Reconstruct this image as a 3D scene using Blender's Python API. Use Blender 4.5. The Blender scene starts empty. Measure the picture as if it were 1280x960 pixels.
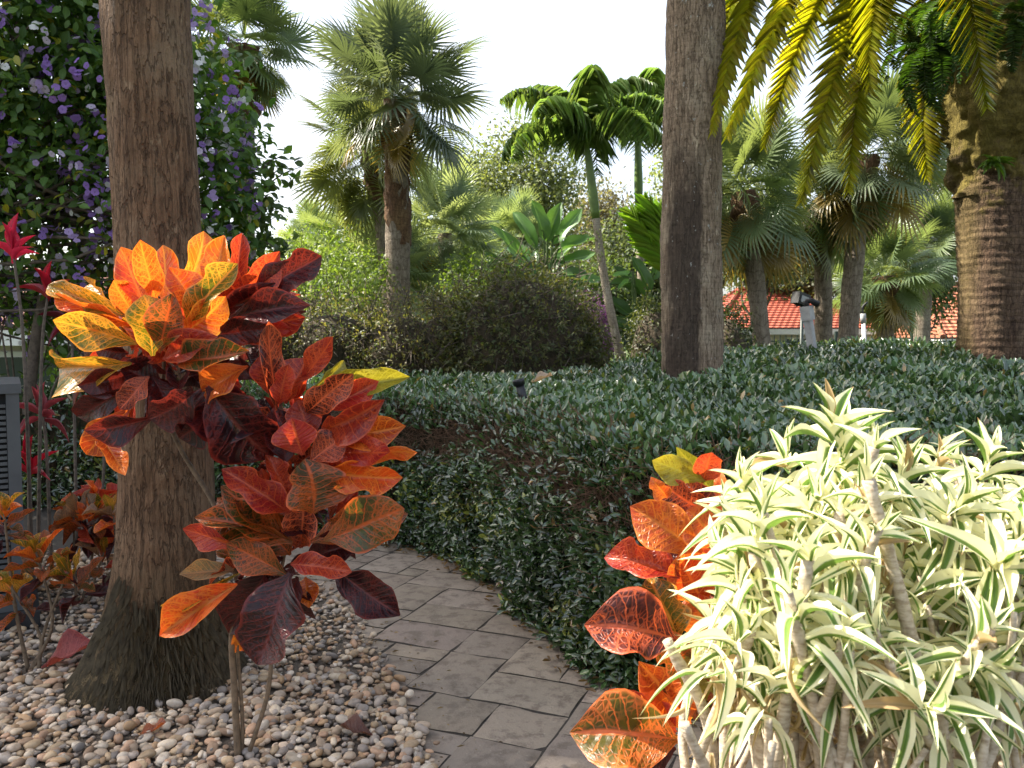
import bpy, math, random
import numpy as np
from mathutils import Vector

# ------------------------------------------------------------------ camera, light, exposure
SC = bpy.context.scene
COL = SC.collection
PI = math.pi
F_PX, CAM_Z = 1050.0, 1.55
PITCH = math.atan(62.0 / F_PX)
cam_data = bpy.data.cameras.new('camera')
cam = bpy.data.objects.new('camera', cam_data)
COL.objects.link(cam)
cam.location = (0, 0, CAM_Z)
cam.rotation_euler = (PI / 2 - PITCH, 0, 0)
cam_data.sensor_width = 36.0
cam_data.lens = 36.0 * F_PX / 1280.0
cam_data.clip_start, cam_data.clip_end = 0.05, 3000
cam_data.dof.use_dof = True
cam_data.dof.focus_distance = 3.6
cam_data.dof.aperture_fstop = 7.0
SC.camera = cam

SUN = np.array([-0.64, 0.20, 0.74]); SUN /= np.linalg.norm(SUN)
world = bpy.data.worlds.new("World"); SC.world = world
world.use_nodes = True
wn = world.node_tree
sky = wn.nodes.new('ShaderNodeTexSky'); sky.sky_type = 'NISHITA'; sky.sun_disc = False
sky.sun_elevation = math.asin(SUN[2]); sky.sun_rotation = math.atan2(SUN[0], SUN[1])
sky.air_density = 1.0; sky.dust_density = 4.0; sky.ozone_density = 1.0
# thin bright cloud veil over the blue
_tc = wn.nodes.new('ShaderNodeTexCoord'); _mp = wn.nodes.new('ShaderNodeMapping'); _mp.inputs['Scale'].default_value = (1, 1, 2.2)
_nz = wn.nodes.new('ShaderNodeTexNoise'); _nz.inputs['Scale'].default_value = 2.1; _nz.inputs['Detail'].default_value = 6
_mr = wn.nodes.new('ShaderNodeMapRange'); _mr.inputs[1].default_value = .38; _mr.inputs[2].default_value = .68; _mr.inputs[3].default_value = .12; _mr.inputs[4].default_value = .95
_mx = wn.nodes.new('ShaderNodeMix'); _mx.data_type = 'RGBA'; _mx.inputs[7].default_value = (3.6, 3.7, 3.9, 1)
wn.links.new(_tc.outputs['Generated'], _mp.inputs[0]); wn.links.new(_mp.outputs[0], _nz.inputs['Vector']); wn.links.new(_nz.outputs[0], _mr.inputs[0])
wn.links.new(_mr.outputs[0], _mx.inputs[0]); wn.links.new(sky.outputs[0], _mx.inputs[6]); wn.links.new(_mx.outputs[2], wn.nodes['Background'].inputs[0])
wn.nodes['Background'].inputs[1].default_value = 0.15
sun_d = bpy.data.lights.new('sun', 'SUN'); sun_d.energy = 5.0; sun_d.angle = math.radians(0.5)
sun_d.color = (1.0, 0.93, 0.80)
sun_o = bpy.data.objects.new('sun', sun_d); COL.objects.link(sun_o)
sun_o.rotation_euler = Vector(tuple(-SUN)).to_track_quat('-Z', 'Y').to_euler()
sun_o.location = (-20, 12, 25)
SC.view_settings.view_transform = 'Standard'; SC.view_settings.look = 'None'
SC.view_settings.exposure = 1.5; SC.view_settings.gamma = 1.0
SC.view_settings.use_curve_mapping = False
SC.render.engine = 'CYCLES'
SC.cycles.use_denoising = True
SC.cycles.max_bounces = 8; SC.cycles.transmission_bounces = 4; SC.cycles.diffuse_bounces = 4
SC.cycles.sample_clamp_indirect = 6.0

rng = np.random.default_rng(11)
U = rng.uniform
A = lambda *a: np.array(a, float)
norm = lambda v: v / np.maximum(np.linalg.norm(v, axis=-1, keepdims=True), 1e-9)
FWD = A(0, math.cos(PITCH), -math.sin(PITCH)); UPV = A(0, math.sin(PITCH), math.cos(PITCH))
def at(px, py, Y):
    d = FWD * F_PX + A(1, 0, 0) * (px - 640) + UPV * (480 - py)
    return A(0, 0, CAM_Z) + d * (Y / d[1])

# ------------------------------------------------------------------ mesh building
class MB:
    def __init__(s): s.V, s.L, s.T, s.U, s.C, s.D, s.n = [], [], [], [], [], [], 0
    def raw(s, V, loops, tot, uv=None, col=None, col2=None):
        V = np.asarray(V, np.float32).reshape(-1, 3); k = len(V)
        s.V.append(V); s.L.append(np.asarray(loops, np.int64).ravel() + s.n); s.T.append(np.asarray(tot, np.int32).ravel())
        s.U.append(np.zeros((k, 2), np.float32) if uv is None else np.asarray(uv, np.float32).reshape(-1, 2))
        def c(x):
            x = np.ones(3) * .5 if x is None else np.asarray(x, float)
            return np.broadcast_to(x, (k, 3)).astype(np.float32)
        s.C.append(c(col)); s.D.append(c(col2)); s.n += k
        return s
    def faces(s, V, F, uv=None, col=None, col2=None):
        loops = [i for f in F for i in f]
        return s.raw(V, loops, [len(f) for f in F], uv, col, col2)
    def inst(s, t, M, T, col=None, col2=None):
        """t = template (V, loops, tot, uv); M (N,3,3) columns are the local axes; T (N,3)"""
        V, L, tot, uv = t; N, k = len(T), len(V)
        if N == 0: return s
        W = np.einsum('nij,kj->nki', M, V) + T[:, None, :]
        LL = (np.asarray(L)[None, :] + (np.arange(N) * k)[:, None]).ravel()
        rep = lambda c: None if c is None else np.repeat(np.broadcast_to(np.asarray(c, float), (N, 3)), k, axis=0)
        return s.raw(W.reshape(-1, 3), LL, np.tile(tot, N), np.tile(uv, (N, 1)), rep(col), rep(col2))
    def box(s, c, size, rz=0.0, col=None, ry=0.0):
        x, y, z = np.asarray(size) / 2.0
        V = A([-x,-y,-z],[x,-y,-z],[x,y,-z],[-x,y,-z],[-x,-y,z],[x,-y,z],[x,y,z],[-x,y,z])
        ca, sa = math.cos(ry), math.sin(ry)
        V = V @ A([ca,0,-sa],[0,1,0],[sa,0,ca])
        ca, sa = math.cos(rz), math.sin(rz)
        V = V @ A([ca,sa,0],[-sa,ca,0],[0,0,1]) + np.asarray(c)
        return s.faces(V, [(0,3,2,1),(4,5,6,7),(0,1,5,4),(1,2,6,5),(2,3,7,6),(3,0,4,7)], None, col)
    def tube(s, P, R, n=8, col=None, caps=True):
        P = np.asarray(P, float); m = len(P); R = np.broadcast_to(np.asarray(R, float), (m,))
        t = norm(np.gradient(P, axis=0))
        ref = A(1, 0, 0) if abs(t[0][0]) < .8 else A(0, 1, 0)
        x = np.cross(t, ref); x = norm(x); y = np.cross(t, x)
        a = np.arange(n) * 2 * PI / n
        V = (P[:, None] + R[:, None, None] * (np.cos(a)[None, :, None] * x[:, None] + np.sin(a)[None, :, None] * y[:, None])).reshape(-1, 3)
        F = [(i*n+j, i*n+(j+1) % n, (i+1)*n+(j+1) % n, (i+1)*n+j) for i in range(m-1) for j in range(n)]
        if caps: F += [tuple(range(n-1, -1, -1)), tuple((m-1)*n + j for j in range(n))]
        ln = np.concatenate([[0], np.cumsum(np.linalg.norm(np.diff(P, axis=0), axis=1))])
        uv = np.stack([np.repeat(ln, n), np.tile(np.arange(n) / n, m)], 1)
        return s.faces(V, F, uv, col)
    def build(s, name, material, parent=None, smooth=True, origin=None):
        V = np.concatenate(s.V); L = np.concatenate(s.L); T = np.concatenate(s.T)
        if origin is not None: V = V - np.asarray(origin, np.float32)
        me = bpy.data.meshes.new(name)
        me.vertices.add(len(V)); me.vertices.foreach_set('co', V.ravel())
        me.loops.add(len(L)); me.loops.foreach_set('vertex_index', L.astype(np.int32))
        me.polygons.add(len(T))
        st = np.concatenate([[0], np.cumsum(T)[:-1]]).astype(np.int32)
        me.polygons.foreach_set('loop_start', st); me.polygons.foreach_set('loop_total', T)
        me.polygons.foreach_set('use_smooth', np.full(len(T), smooth))
        uvl = me.uv_layers.new(name='UVMap'); uvl.data.foreach_set('uv', np.concatenate(s.U)[L].ravel())
        for nm, arr in (('tint', s.C), ('vein', s.D)):
            at_ = me.attributes.new(nm, 'FLOAT_COLOR', 'POINT')
            c = np.concatenate(arr); at_.data.foreach_set('color', np.concatenate([c, np.ones((len(c), 1), np.float32)], 1).ravel())
        me.update(calc_edges=True); me.validate()
        me.materials.append(material)
        o = bpy.data.objects.new(name, me); COL.objects.link(o)
        if origin is not None: o.location = origin
        if parent is not None:
            o.parent = parent
            if origin is not None: o.location = tuple(np.asarray(origin) - np.asarray(parent.location))
            else: o.location = tuple(-np.asarray(parent.location))
        return o

def tag(o, label=None, cat=None, group=None, kind=None):
    if label: o['label'] = label
    if cat: o['category'] = cat
    if group: o['group'] = group
    if kind: o['kind'] = kind
    return o
def thing(name, loc, label, cat, group=None):
    o = bpy.data.objects.new(name, None); COL.objects.link(o); o.location = tuple(loc); o.empty_display_size = .1
    return tag(o, label, cat, group)

def vnoise(x, y, seed=0, perx=None):
    """smooth value noise, 2-D"""
    x = np.asarray(x, float); y = np.asarray(y, float)
    xi = np.floor(x).astype(int); yi = np.floor(y).astype(int); fx = x - xi; fy = y - yi
    fx = fx*fx*(3-2*fx); fy = fy*fy*(3-2*fy)
    def h(a, b):
        if perx: a = a % perx
        v = np.sin(a * 127.1 + b * 311.7 + seed * 74.7) * 43758.5453
        return v - np.floor(v)
    return (h(xi,yi)*(1-fx)+h(xi+1,yi)*fx)*(1-fy) + (h(xi,yi+1)*(1-fx)+h(xi+1,yi+1)*fx)*fy
def n3(p, f, seed=0):
    p = np.asarray(p) * f
    return (vnoise(p[...,0]+seed, p[...,1], seed) + vnoise(p[...,1], p[...,2]+seed, seed+3) + vnoise(p[...,2], p[...,0], seed+7)) / 3

def leaf(nu=3, nv=1, prof=((0,.08),(.25,.7),(.5,1),(.8,.6),(1,.02)), fold=.15, droop=.1, wave=0., seed=0, flat=0.):
    """unit leaf: length 1 along +y, width 1, face +z. nv strips each side. uv=(along, across)"""
    r = np.random.default_rng(seed)
    us = np.linspace(0, 1, nu + 1); w = np.interp(us, [p[0] for p in prof], [p[1] for p in prof]) * .5
    vs = np.linspace(-1, 1, 2 * nv + 1)
    V, UV = [], []
    ph = r.uniform(0, 6, 4)
    for i, u in enumerate(us):
        for v in vs:
            z = fold * abs(v) * w[i] - droop * u * u + flat * 4 * u * (1 - u)
            z += wave * v * v * math.sin(u * 9 + ph[0] + (2 if v > 0 else 0)) * (w[i] * 2) + wave * .6 * math.sin(u * 4 + ph[1]) * u
            x = v * w[i] * (1 + .12 * wave * 10 * math.sin(u * 12 + ph[2] + v)) + wave * .5 * math.sin(u * 3 + ph[3]) * u
            V.append((x, u - .25 * droop * u * u, z)); UV.append((u, v * .5 + .5))
    m = 2 * nv + 1
    F = [(i*m+j, i*m+j+1, (i+1)*m+j+1, (i+1)*m+j) for i in range(nu) for j in range(m-1)]
    return np.array(V), np.array(F).ravel(), np.full(len(F), 4), np.array(UV)

def frames(d, n, L, W=None):
    """local axes for leaves: along d, facing n"""
    d = norm(np.asarray(d, float)); x = norm(np.cross(d, n)); z = np.cross(x, d)
    L = np.broadcast_to(np.asarray(L, float), (len(d),)); W = L if W is None else np.broadcast_to(np.asarray(W, float), (len(d),))
    return np.stack([x * W[:, None], d * L[:, None], z * L[:, None]], axis=2)
def rdir(n):
    return norm(rng.normal(size=(n, 3)))
def tints(n, a, b, sat=.25):
    """n colours between a and b with some spread"""
    t = U(0, 1, (n, 1)); c = np.asarray(a) * (1 - t) + np.asarray(b) * t
    return np.clip(c * U(1 - sat, 1 + sat, (n, 1)), 0, 1)
def spline(P, n):
    P = np.asarray(P, float); m = len(P)
    Q = np.vstack([2*P[0]-P[1], P, 2*P[-1]-P[-2]]); out = []
    for t in np.linspace(0, m-1-1e-6, n):
        i = int(t); f = t-i; a, b, c, d = Q[i], Q[i+1], Q[i+2], Q[i+3]
        out.append(.5*((2*b)+(-a+c)*f+(2*a-5*b+4*c-d)*f*f+(-a+3*b-3*c+d)*f**3))
    return np.array(out)

# ------------------------------------------------------------------ materials
class NT:
    def __init__(s, name):
        s.m = bpy.data.materials.new(name); s.m.use_nodes = True; s.t = s.m.node_tree; s.t.nodes.clear()
        s.out = s.t.nodes.new('ShaderNodeOutputMaterial')
    def put(s, sock, v):
        if isinstance(v, bpy.types.NodeSocket): s.t.links.new(v, sock)
        else:
            if hasattr(sock.default_value, '__len__') and not hasattr(v, '__len__'): v = (v,) * len(sock.default_value)
            if hasattr(v, '__len__') and len(v) == 3 and len(sock.default_value) == 4: v = tuple(v) + (1,)
            sock.default_value = v
    def n(s, typ, ins=None, out=0, **props):
        nd = s.t.nodes.new('ShaderNode' + typ)
        for k, v in props.items(): setattr(nd, k, v)
        for k, v in (ins or {}).items(): s.put(nd.inputs[k], v)
        return nd.outputs[out]
    def math(s, op, a, b=0., c=0., clamp=False): return s.n('Math', {0: a, 1: b, 2: c}, operation=op, use_clamp=clamp)
    def mix(s, f, a, b, mode='MIX'): return s.n('Mix', {0: f, 6: a, 7: b}, out=2, data_type='RGBA', blend_type=mode)
    def ramp(s, v, lo, hi): return s.n('MapRange', {0: v, 1: lo, 2: hi, 3: 0., 4: 1.}, interpolation_type='SMOOTHSTEP')
    def attr(s, nm, out=0): return s.n('Attribute', out=out, attribute_name=nm)
    def obj(s): return s.n('TexCoord', out=3)
    def noise(s, vec, scale, detail=4., rough=.6, out=0, dist=0.): return s.n('TexNoise', {'Vector': vec, 'Scale': scale, 'Detail': detail, 'Roughness': rough, 'Distortion': dist}, out=out)
    def map(s, vec, sc=(1,1,1), loc=(0,0,0), rot=(0,0,0)): return s.n('Mapping', {'Vector': vec, 'Scale': sc, 'Location': loc, 'Rotation': rot})
    def bump(s, h, strength=.5, dist=.02): return s.n('Bump', {'Strength': strength, 'Distance': dist, 'Height': h})
    def pbsdf(s, col, rough=.7, normal=None, spec=.5, metal=0., coat=0.):
        ins = {'Base Color': col, 'Roughness': rough, 'Specular IOR Level': spec, 'Metallic': metal}
        if coat: ins['Coat Weight'] = coat; ins['Coat Roughness'] = .15
        if normal is not None: ins['Normal'] = normal
        return s.n('BsdfPrincipled', ins)
    def done(s, shader): s.t.links.new(shader, s.out.inputs[0]); return s.m
    def leafy(s, col, rough, trans=.3, tcol=None, normal=None, spec=.5, coat=0.):
        a = s.pbsdf(col, rough, normal, spec, coat=coat)
        b = s.n('BsdfTranslucent', {'Color': tcol if tcol is not None else col})
        return s.done(s.n('MixShader', {0: trans, 1: a, 2: b}))

def leaf_mat(name, rough=.45, trans=.3, tmul=(1.5, 1.5, .6), spec=.5, vein=.25, coat=0.):
    t = NT(name); uv = t.n('UVMap'); sep = t.n('SeparateXYZ', {0: uv}, out=1)
    v = t.math('ABSOLUTE', t.math('MULTIPLY_ADD', sep, 2., -1.))
    c = t.attr('tint')
    nz = t.noise(t.obj(), 26., 2.)
    c = t.mix(t.math('MULTIPLY', nz, .35), c, t.mix(1., c, (.45, .5, .4, 1), 'MULTIPLY'))
    c = t.mix(t.math('MULTIPLY', t.math('SUBTRACT', 1., t.ramp(v, .03, .14)), vein), c, t.mix(1., c, (2.2, 2.0, 1.6, 1), 'MULTIPLY'))
    tc = t.mix(1., c, tmul + (1,), 'MULTIPLY')
    return t.leafy(c, rough, trans, tc, spec=spec, coat=coat)

def plain(name, col, rough=.6, nscale=12., namt=.35, bump=.2, metal=0., stretch=(1,1,1), spec=.5, col2=None, bdist=.01):
    t = NT(name); p = t.map(t.obj(), stretch); nz = t.noise(p, nscale, 6.)
    c2 = col2 or tuple(x * .45 for x in col)
    c = t.mix(t.math('MULTIPLY', t.ramp(nz, .35, .75), min(1., namt * 2)), col + (1,), c2 + (1,))
    return t.done(t.pbsdf(c, rough, t.bump(nz, bump, bdist) if bump else None, spec, metal))

MT = {}
def croton_material():
    t = NT('croton_leaf'); uv = t.n('UVMap')
    sx = t.n('SeparateXYZ', {0: uv}, out=0); sy = t.n('SeparateXYZ', {0: uv}, out=1)
    v = t.math('ABSOLUTE', t.math('MULTIPLY_ADD', sy, 2., -1.))
    o = t.obj()
    nz = t.noise(o, 30., 3.); nz2 = t.noise(o, 9., 2.)
    w = t.math('ADD', t.math('SUBTRACT', t.math('MULTIPLY', sx, 9.5), t.math('MULTIPLY', v, 2.1)), t.math('MULTIPLY', nz, .75))
    w = t.math('ADD', w, t.math('MULTIPLY', t.math('GREATER_THAN', sy, .5), .4))
    tri = t.math('MULTIPLY', t.math('ABSOLUTE', t.math('SUBTRACT', t.math('FRACT', w), .5)), 2.)
    thr = t.math('MULTIPLY_ADD', nz2, -.30, 1.03)
    lat = t.math('MULTIPLY', t.ramp(t.math('SUBTRACT', tri, thr), -.11, .04), t.math('SUBTRACT', 1., t.math('MULTIPLY', v, .25)))
    mid = t.math('SUBTRACT', 1., t.ramp(v, .03, .12))
    mar = t.ramp(t.math('ADD', v, t.math('MULTIPLY', nz, .12)), .93, 1.04)
    vo = t.n('TexVoronoi', {'Vector': t.map(uv, (22, 10, 1)), 'Scale': 1., 'Randomness': 1.}, feature='DISTANCE_TO_EDGE')
    ret = t.math('MULTIPLY', t.math('SUBTRACT', 1., t.ramp(vo, .02, .16)), t.math('MULTIPLY', t.ramp(nz2, .30, .58), .7))
    msk = t.math('MAXIMUM', t.math('MAXIMUM', lat, mid), t.math('MAXIMUM', mar, ret))
    msk = t.math('MULTIPLY', msk, t.math('MULTIPLY_ADD', t.ramp(nz, .25, .6), .35, .62), clamp=True)
    base = t.attr('tint'); vein = t.attr('vein')
    base = t.mix(t.math('MULTIPLY', t.ramp(nz2, .42, .62), .45), base, t.mix(.6, base, vein))
    base = t.mix(t.math('MULTIPLY', t.ramp(nz, .4, .7), .6), base, t.mix(1., base, (.38, .34, .42, 1), 'MULTIPLY'))
    c = t.mix(msk, base, vein)
    tc = t.mix(1., c, (1.35, 1.15, .7, 1), 'MULTIPLY')
    h = t.math('ADD', t.math('MULTIPLY', msk, -.6), t.math('MULTIPLY', tri, .5))
    return t.leafy(c, .34, .40, tc, normal=t.bump(h, .55, .008), spec=.45, coat=.3)
MT['croton'] = croton_material()

def dracaena_material():
    t = NT('dracaena_leaf'); uv = t.n('UVMap'); sy = t.n('SeparateXYZ', {0: uv}, out=1); sx = t.n('SeparateXYZ', {0: uv}, out=0)
    v = t.math('ABSOLUTE', t.math('MULTIPLY_ADD', sy, 2., -1.))
    tint = t.attr('tint')      # r = width of the green band, g = how green, b = age
    r_ = t.n('SeparateColor', {0: tint}, out=0); b_ = t.n('SeparateColor', {0: tint}, out=2)
    st = t.noise(t.map(uv, (1.2, 26, 1), loc=(0, 0, 0)), 1., 3.)
    edge = t.math('SUBTRACT', v, t.math('MULTIPLY_ADD', st, .25, t.math('SUBTRACT', r_, .12)))
    m = t.ramp(edge, -.06, .06)
    green = t.mix(t.ramp(st, .35, .65), (.07, .17, .03, 1), (.22, .34, .07, 1))
    cream = t.mix(t.noise(t.obj(), 9., 2.), (.90, .86, .53, 1), (.90, .89, .70, 1))
    c = t.mix(m, green, cream)
    tip = t.math('MULTIPLY', t.ramp(t.math('ADD', sx, t.math('MULTIPLY', t.noise(t.obj(), 7., 2.), .16)), 1.02, 1.07), .9)
    c = t.mix(tip, c, (.36, .22, .10, 1))
    c = t.mix(b_, c, (.42, .27, .12, 1))
    tc = t.mix(1., c, (1.05, 1.05, .85, 1), 'MULTIPLY')
    return t.leafy(c, .42, .35, tc, spec=.45)
MT['dracaena'] = dracaena_material()

MT['hedge'] = leaf_mat('hedge_leaf', rough=.25, trans=.18, spec=.8, coat=.7)
MT['leaf'] = leaf_mat('shrub_leaf', rough=.45, trans=.45)
MT['oak'] = leaf_mat('oak_leaf', rough=.55, trans=.48, vein=0.)
MT['fan'] = leaf_mat('fan_palm_leaf', rough=.34, trans=.42, vein=.3, tmul=(1.6, 1.45, .6))
MT['feather'] = leaf_mat('feather_palm_leaf', rough=.35, trans=.5, vein=.2, tmul=(2.0, 1.95, .3))
MT['flower'] = leaf_mat('flower_petal', rough=.6, trans=.35, vein=0., tmul=(1.2, 1.2, 1.2))
MT['cordyline'] = leaf_mat('cordyline_leaf', rough=.35, trans=.4, vein=.4, tmul=(1.4, .8, .9))
MT['paddle'] = leaf_mat('paddle_leaf', rough=.35, trans=.3, vein=.8)

def trunk_mat(name, c1, c2, c3, ring=12., moss=0., stain=False, bumps=.9, moss_top=None, ring_amt=.5):
    t = NT(name); o = t.obj()
    fib = t.noise(t.map(o, (70, 70, 4)), 1., 5., .65)
    fib2 = t.noise(t.map(o, (38, 38, 3.2)), 1., 5., .7); spk = t.noise(t.map(o, (1, 1, .5)), 75., 3., .7)
    big = t.noise(o, 3.2, 4.); blot = t.noise(t.map(o, (1, 1, .55)), 9., 5., .65)
    z = t.n('SeparateXYZ', {0: o}, out=2); x = t.n('SeparateXYZ', {0: o}, out=0)
    rg = t.math('ADD', t.math('MULTIPLY', z, ring), t.math('MULTIPLY', t.noise(t.map(o, (5, 5, 2)), 1., 3.), 1.6))
    rg = t.math('MULTIPLY', t.math('ABSOLUTE', t.math('SUBTRACT', t.math('FRACT', rg), .5)), 2.)
    rgm = t.ramp(rg, .80, 1.)
    c = t.mix(t.ramp(fib, .3, .72), c2 + (1,), c1 + (1,))
    c = t.mix(t.ramp(big, .42, .72), c, t.mix(.6, c, c3 + (1,)))
    c = t.mix(t.math('MULTIPLY', t.ramp(blot, .60, .74), .55), c, tuple(min(1, a * 1.75) for a in c3) + (1,))
    c = t.mix(t.math('MULTIPLY', t.ramp(spk, .58, .70), .5), c, t.mix(1., c, (.35, .3, .26, 1), 'MULTIPLY'))
    c = t.mix(t.math('MULTIPLY', t.ramp(spk, .42, .30), .0), c, c3 + (1,))
    c = t.mix(t.math('MULTIPLY', rgm, ring_amt), c, t.mix(1., c, (.42, .38, .35, 1), 'MULTIPLY'))
    c = t.mix(t.math('MULTIPLY', t.ramp(fib2, .55, .75), .45), c, t.mix(1., c, (.45, .4, .36, 1), 'MULTIPLY'))
    crk = t.math('ABSOLUTE', t.math('SUBTRACT', t.noise(t.map(o, (26, 26, 6)), 1., 3., .6), .5))
    crk = t.math('SUBTRACT', 1., t.ramp(crk, .008, .035))
    c = t.mix(t.math('MULTIPLY', crk, .5), c, t.mix(1., c, (.32, .28, .25, 1), 'MULTIPLY'))
    if stain:      # dark wet algae streak down one side, pale lichen spots above it
        edge = t.math('ADD', x, t.math('MULTIPLY', t.noise(t.map(o, (3, 3, 1.4)), 2., 3.), .16))
        sm = t.math('MULTIPLY', t.math('SUBTRACT', 1., t.ramp(edge, .045, .09)), t.math('SUBTRACT', 1., t.ramp(t.math('ADD', z, t.math('MULTIPLY', blot, 1.)), 3.0, 3.8)))
        sm = t.math('MULTIPLY', sm, t.ramp(t.math('ADD', edge, t.math('MULTIPLY', fib2, .05)), -.17, -.12))
        c = t.mix(t.math('MULTIPLY', sm, .9), c, t.mix(fib, (.020, .015, .012, 1), (.085, .06, .045, 1)))
        c = t.mix(t.math('MULTIPLY', t.ramp(t.noise(t.map(o, (1, 1, .7)), 24., 3.), .66, .72), .7), c, (.42, .42, .38, 1))
    if moss:
        mm = t.math('SUBTRACT', 1., t.ramp(t.math('SUBTRACT', z, t.math('MULTIPLY', t.math('ADD', big, t.math('MULTIPLY', fib2, .7)), moss)), -moss * .5, moss * .5))
        mc = t.mix(t.noise(o, 45., 4.), (.045, .032, .02, 1), (.105, .092, .04, 1))
        c = t.mix(t.math('MULTIPLY', mm, .72), c, mc)
    if moss_top is not None:   # moss from a height upwards
        mm = t.ramp(t.math('ADD', z, t.math('MULTIPLY', t.noise(o, 5., 5., .65), 1.7)), moss_top + .75, moss_top + 1.05)
        side = t.math('SUBTRACT', 1., t.ramp(t.math('ADD', x, t.math('MULTIPLY', blot, .2)), .12, .42))
        mc = t.mix(t.noise(o, 24., 5.), (.055, .038, .012, 1), (.24, .185, .038, 1))
        c = t.mix(t.math('MULTIPLY', mm, t.math('MULTIPLY_ADD', side, .6, .35)), c, mc)
        edgeL = t.math('SUBTRACT', 1., t.ramp(t.math('ADD', x, t.math('MULTIPLY', blot, .1)), -.31, -.22))
        c = t.mix(t.math('MULTIPLY', edgeL, .3), c, (.20, .16, .03, 1))
    h = t.math('ADD', t.math('MULTIPLY_ADD', crk, -.6, t.math('MULTIPLY_ADD', spk, .6, t.math('MULTIPLY', fib, .6))), t.math('ADD', t.math('MULTIPLY', rg, -.25 * ring_amt), t.math('MULTIPLY', fib2, .8)))
    return t.done(t.pbsdf(c, .88, t.bump(h, bumps, .025), .25))
MT['sabal_bark'] = trunk_mat('sabal_bark', (.205, .12, .068), (.08, .044, .024), (.25, .18, .115), 7., moss=.5, ring_amt=.18)
MT['grey_bark'] = trunk_mat('grey_palm_bark', (.35, .26, .18), (.16, .115, .075), (.42, .35, .25), 22., stain=True, ring_amt=.35)
MT['date_bark'] = trunk_mat('date_palm_bark', (.17, .105, .065), (.065, .04, .028), (.22, .15, .09), 17., moss_top=2.95, bumps=1., ring_amt=.8)
MT['far_bark'] = trunk_mat('far_palm_bark', (.30, .25, .19), (.17, .13, .10), (.36, .31, .24), 6.)
MT['boot_bark'] = trunk_mat('palm_boot_bark', (.20, .11, .06), (.08, .045, .028), (.24, .16, .08), 9.)
MT['pale_bark'] = trunk_mat('pale_palm_bark', (.42, .36, .28), (.26, .21, .16), (.50, .45, .36), 14., bumps=.4)
MT['branch'] = plain('grey_branch_bark', (.13, .10, .075), .9, 30., .5, .6)
MT['twig'] = plain('brown_twig', (.17, .095, .055), .9, 30., .4, .3)
MT['cane'] = plain('dracaena_cane', (.54, .455, .345), .8, 45., .5, .7, stretch=(1, 1, 2.6), col2=(.26, .19, .12), bdist=.006)
MT['shoot'] = plain('green_shoot', (.10, .16, .04), .5, 10., .3, .1)
# ------------------------------------------------------------------ ground, path, gravel
def ground_z(x, y): return -0.02 - .9 * np.clip((np.asarray(y, float) - 16) / 14, 0, 1)
def grid_mesh(xs, ys, zf):
    X, Y = np.meshgrid(xs, ys); V = np.stack([X, Y, zf(X, Y)], -1).reshape(-1, 3); n = len(xs)
    F = [(j*n+i, j*n+i+1, (j+1)*n+i+1, (j+1)*n+i) for j in range(len(ys)-1) for i in range(n-1)]
    return MB().faces(V, F)
def lawn_mat():
    t = NT('lawn'); o = t.obj(); a = t.noise(o, 1.2, 4.); b = t.noise(t.map(o, (1, 1, .2)), 60., 3.)
    c = t.mix(a, (.045, .085, .018, 1), (.10, .13, .03, 1)); c = t.mix(t.math('MULTIPLY', b, .6), c, (.03, .055, .012, 1))
    return t.done(t.pbsdf(c, .9, t.bump(b, 1., .04), .2))
MT['lawn'] = lawn_mat()
def soil_mat():
    t = NT('mulch_soil'); o = t.obj(); b = t.noise(t.map(o, (1, 2.5, 1)), 40., 5.)
    c = t.mix(t.ramp(b, .3, .7), (.028, .018, .012, 1), (.11, .065, .04, 1))
    return t.done(t.pbsdf(c, .95, t.bump(b, 1., .03), .2))
MT['soil'] = soil_mat()
xs = np.concatenate([[-400, -200, -120], np.linspace(-60, 60, 61), [120, 200, 400]])
ys = np.concatenate([[-60, -10], np.linspace(0, 60, 61), [120, 200, 500]])
tag(grid_mesh(xs, ys, ground_z).build('ground', MT['lawn']), kind='structure')
tag(grid_mesh(np.linspace(-7, 6, 14), np.linspace(-1.5, 9.5, 12), lambda x, y: x * 0 - .012).build('planting_soil', MT['soil']), kind='structure')

def paver_mat():
    t = NT('stamped_pavers'); o = t.obj(); tint = t.attr('tint')
    a = t.noise(o, 2.6, 6., .65); b = t.noise(o, 11., 6., .7); d = t.noise(o, 70., 4.)
    c = t.mix(1., (.30, .25, .20, 1), tint, 'MULTIPLY')
    c = t.mix(t.math('MULTIPLY', t.ramp(b, .46, .64), .85), c, (.16, .128, .10, 1))
    c = t.mix(t.math('MULTIPLY', t.ramp(a, .55, .78), .6), c, (.105, .085, .068, 1))
    c = t.mix(t.math('MULTIPLY', t.ramp(d, .62, .75), .35), c, (.50, .46, .40, 1))
    h = t.math('ADD', t.math('MULTIPLY', b, 1.), t.math('MULTIPLY', d, .2))
    return t.done(t.pbsdf(c, .78, t.bump(h, .55, .02), .35))
MT['paver'] = paver_mat()
MT['joint'] = plain('dark_joint_sand', (.05, .042, .034), .95, 60., .5, .4)
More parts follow.
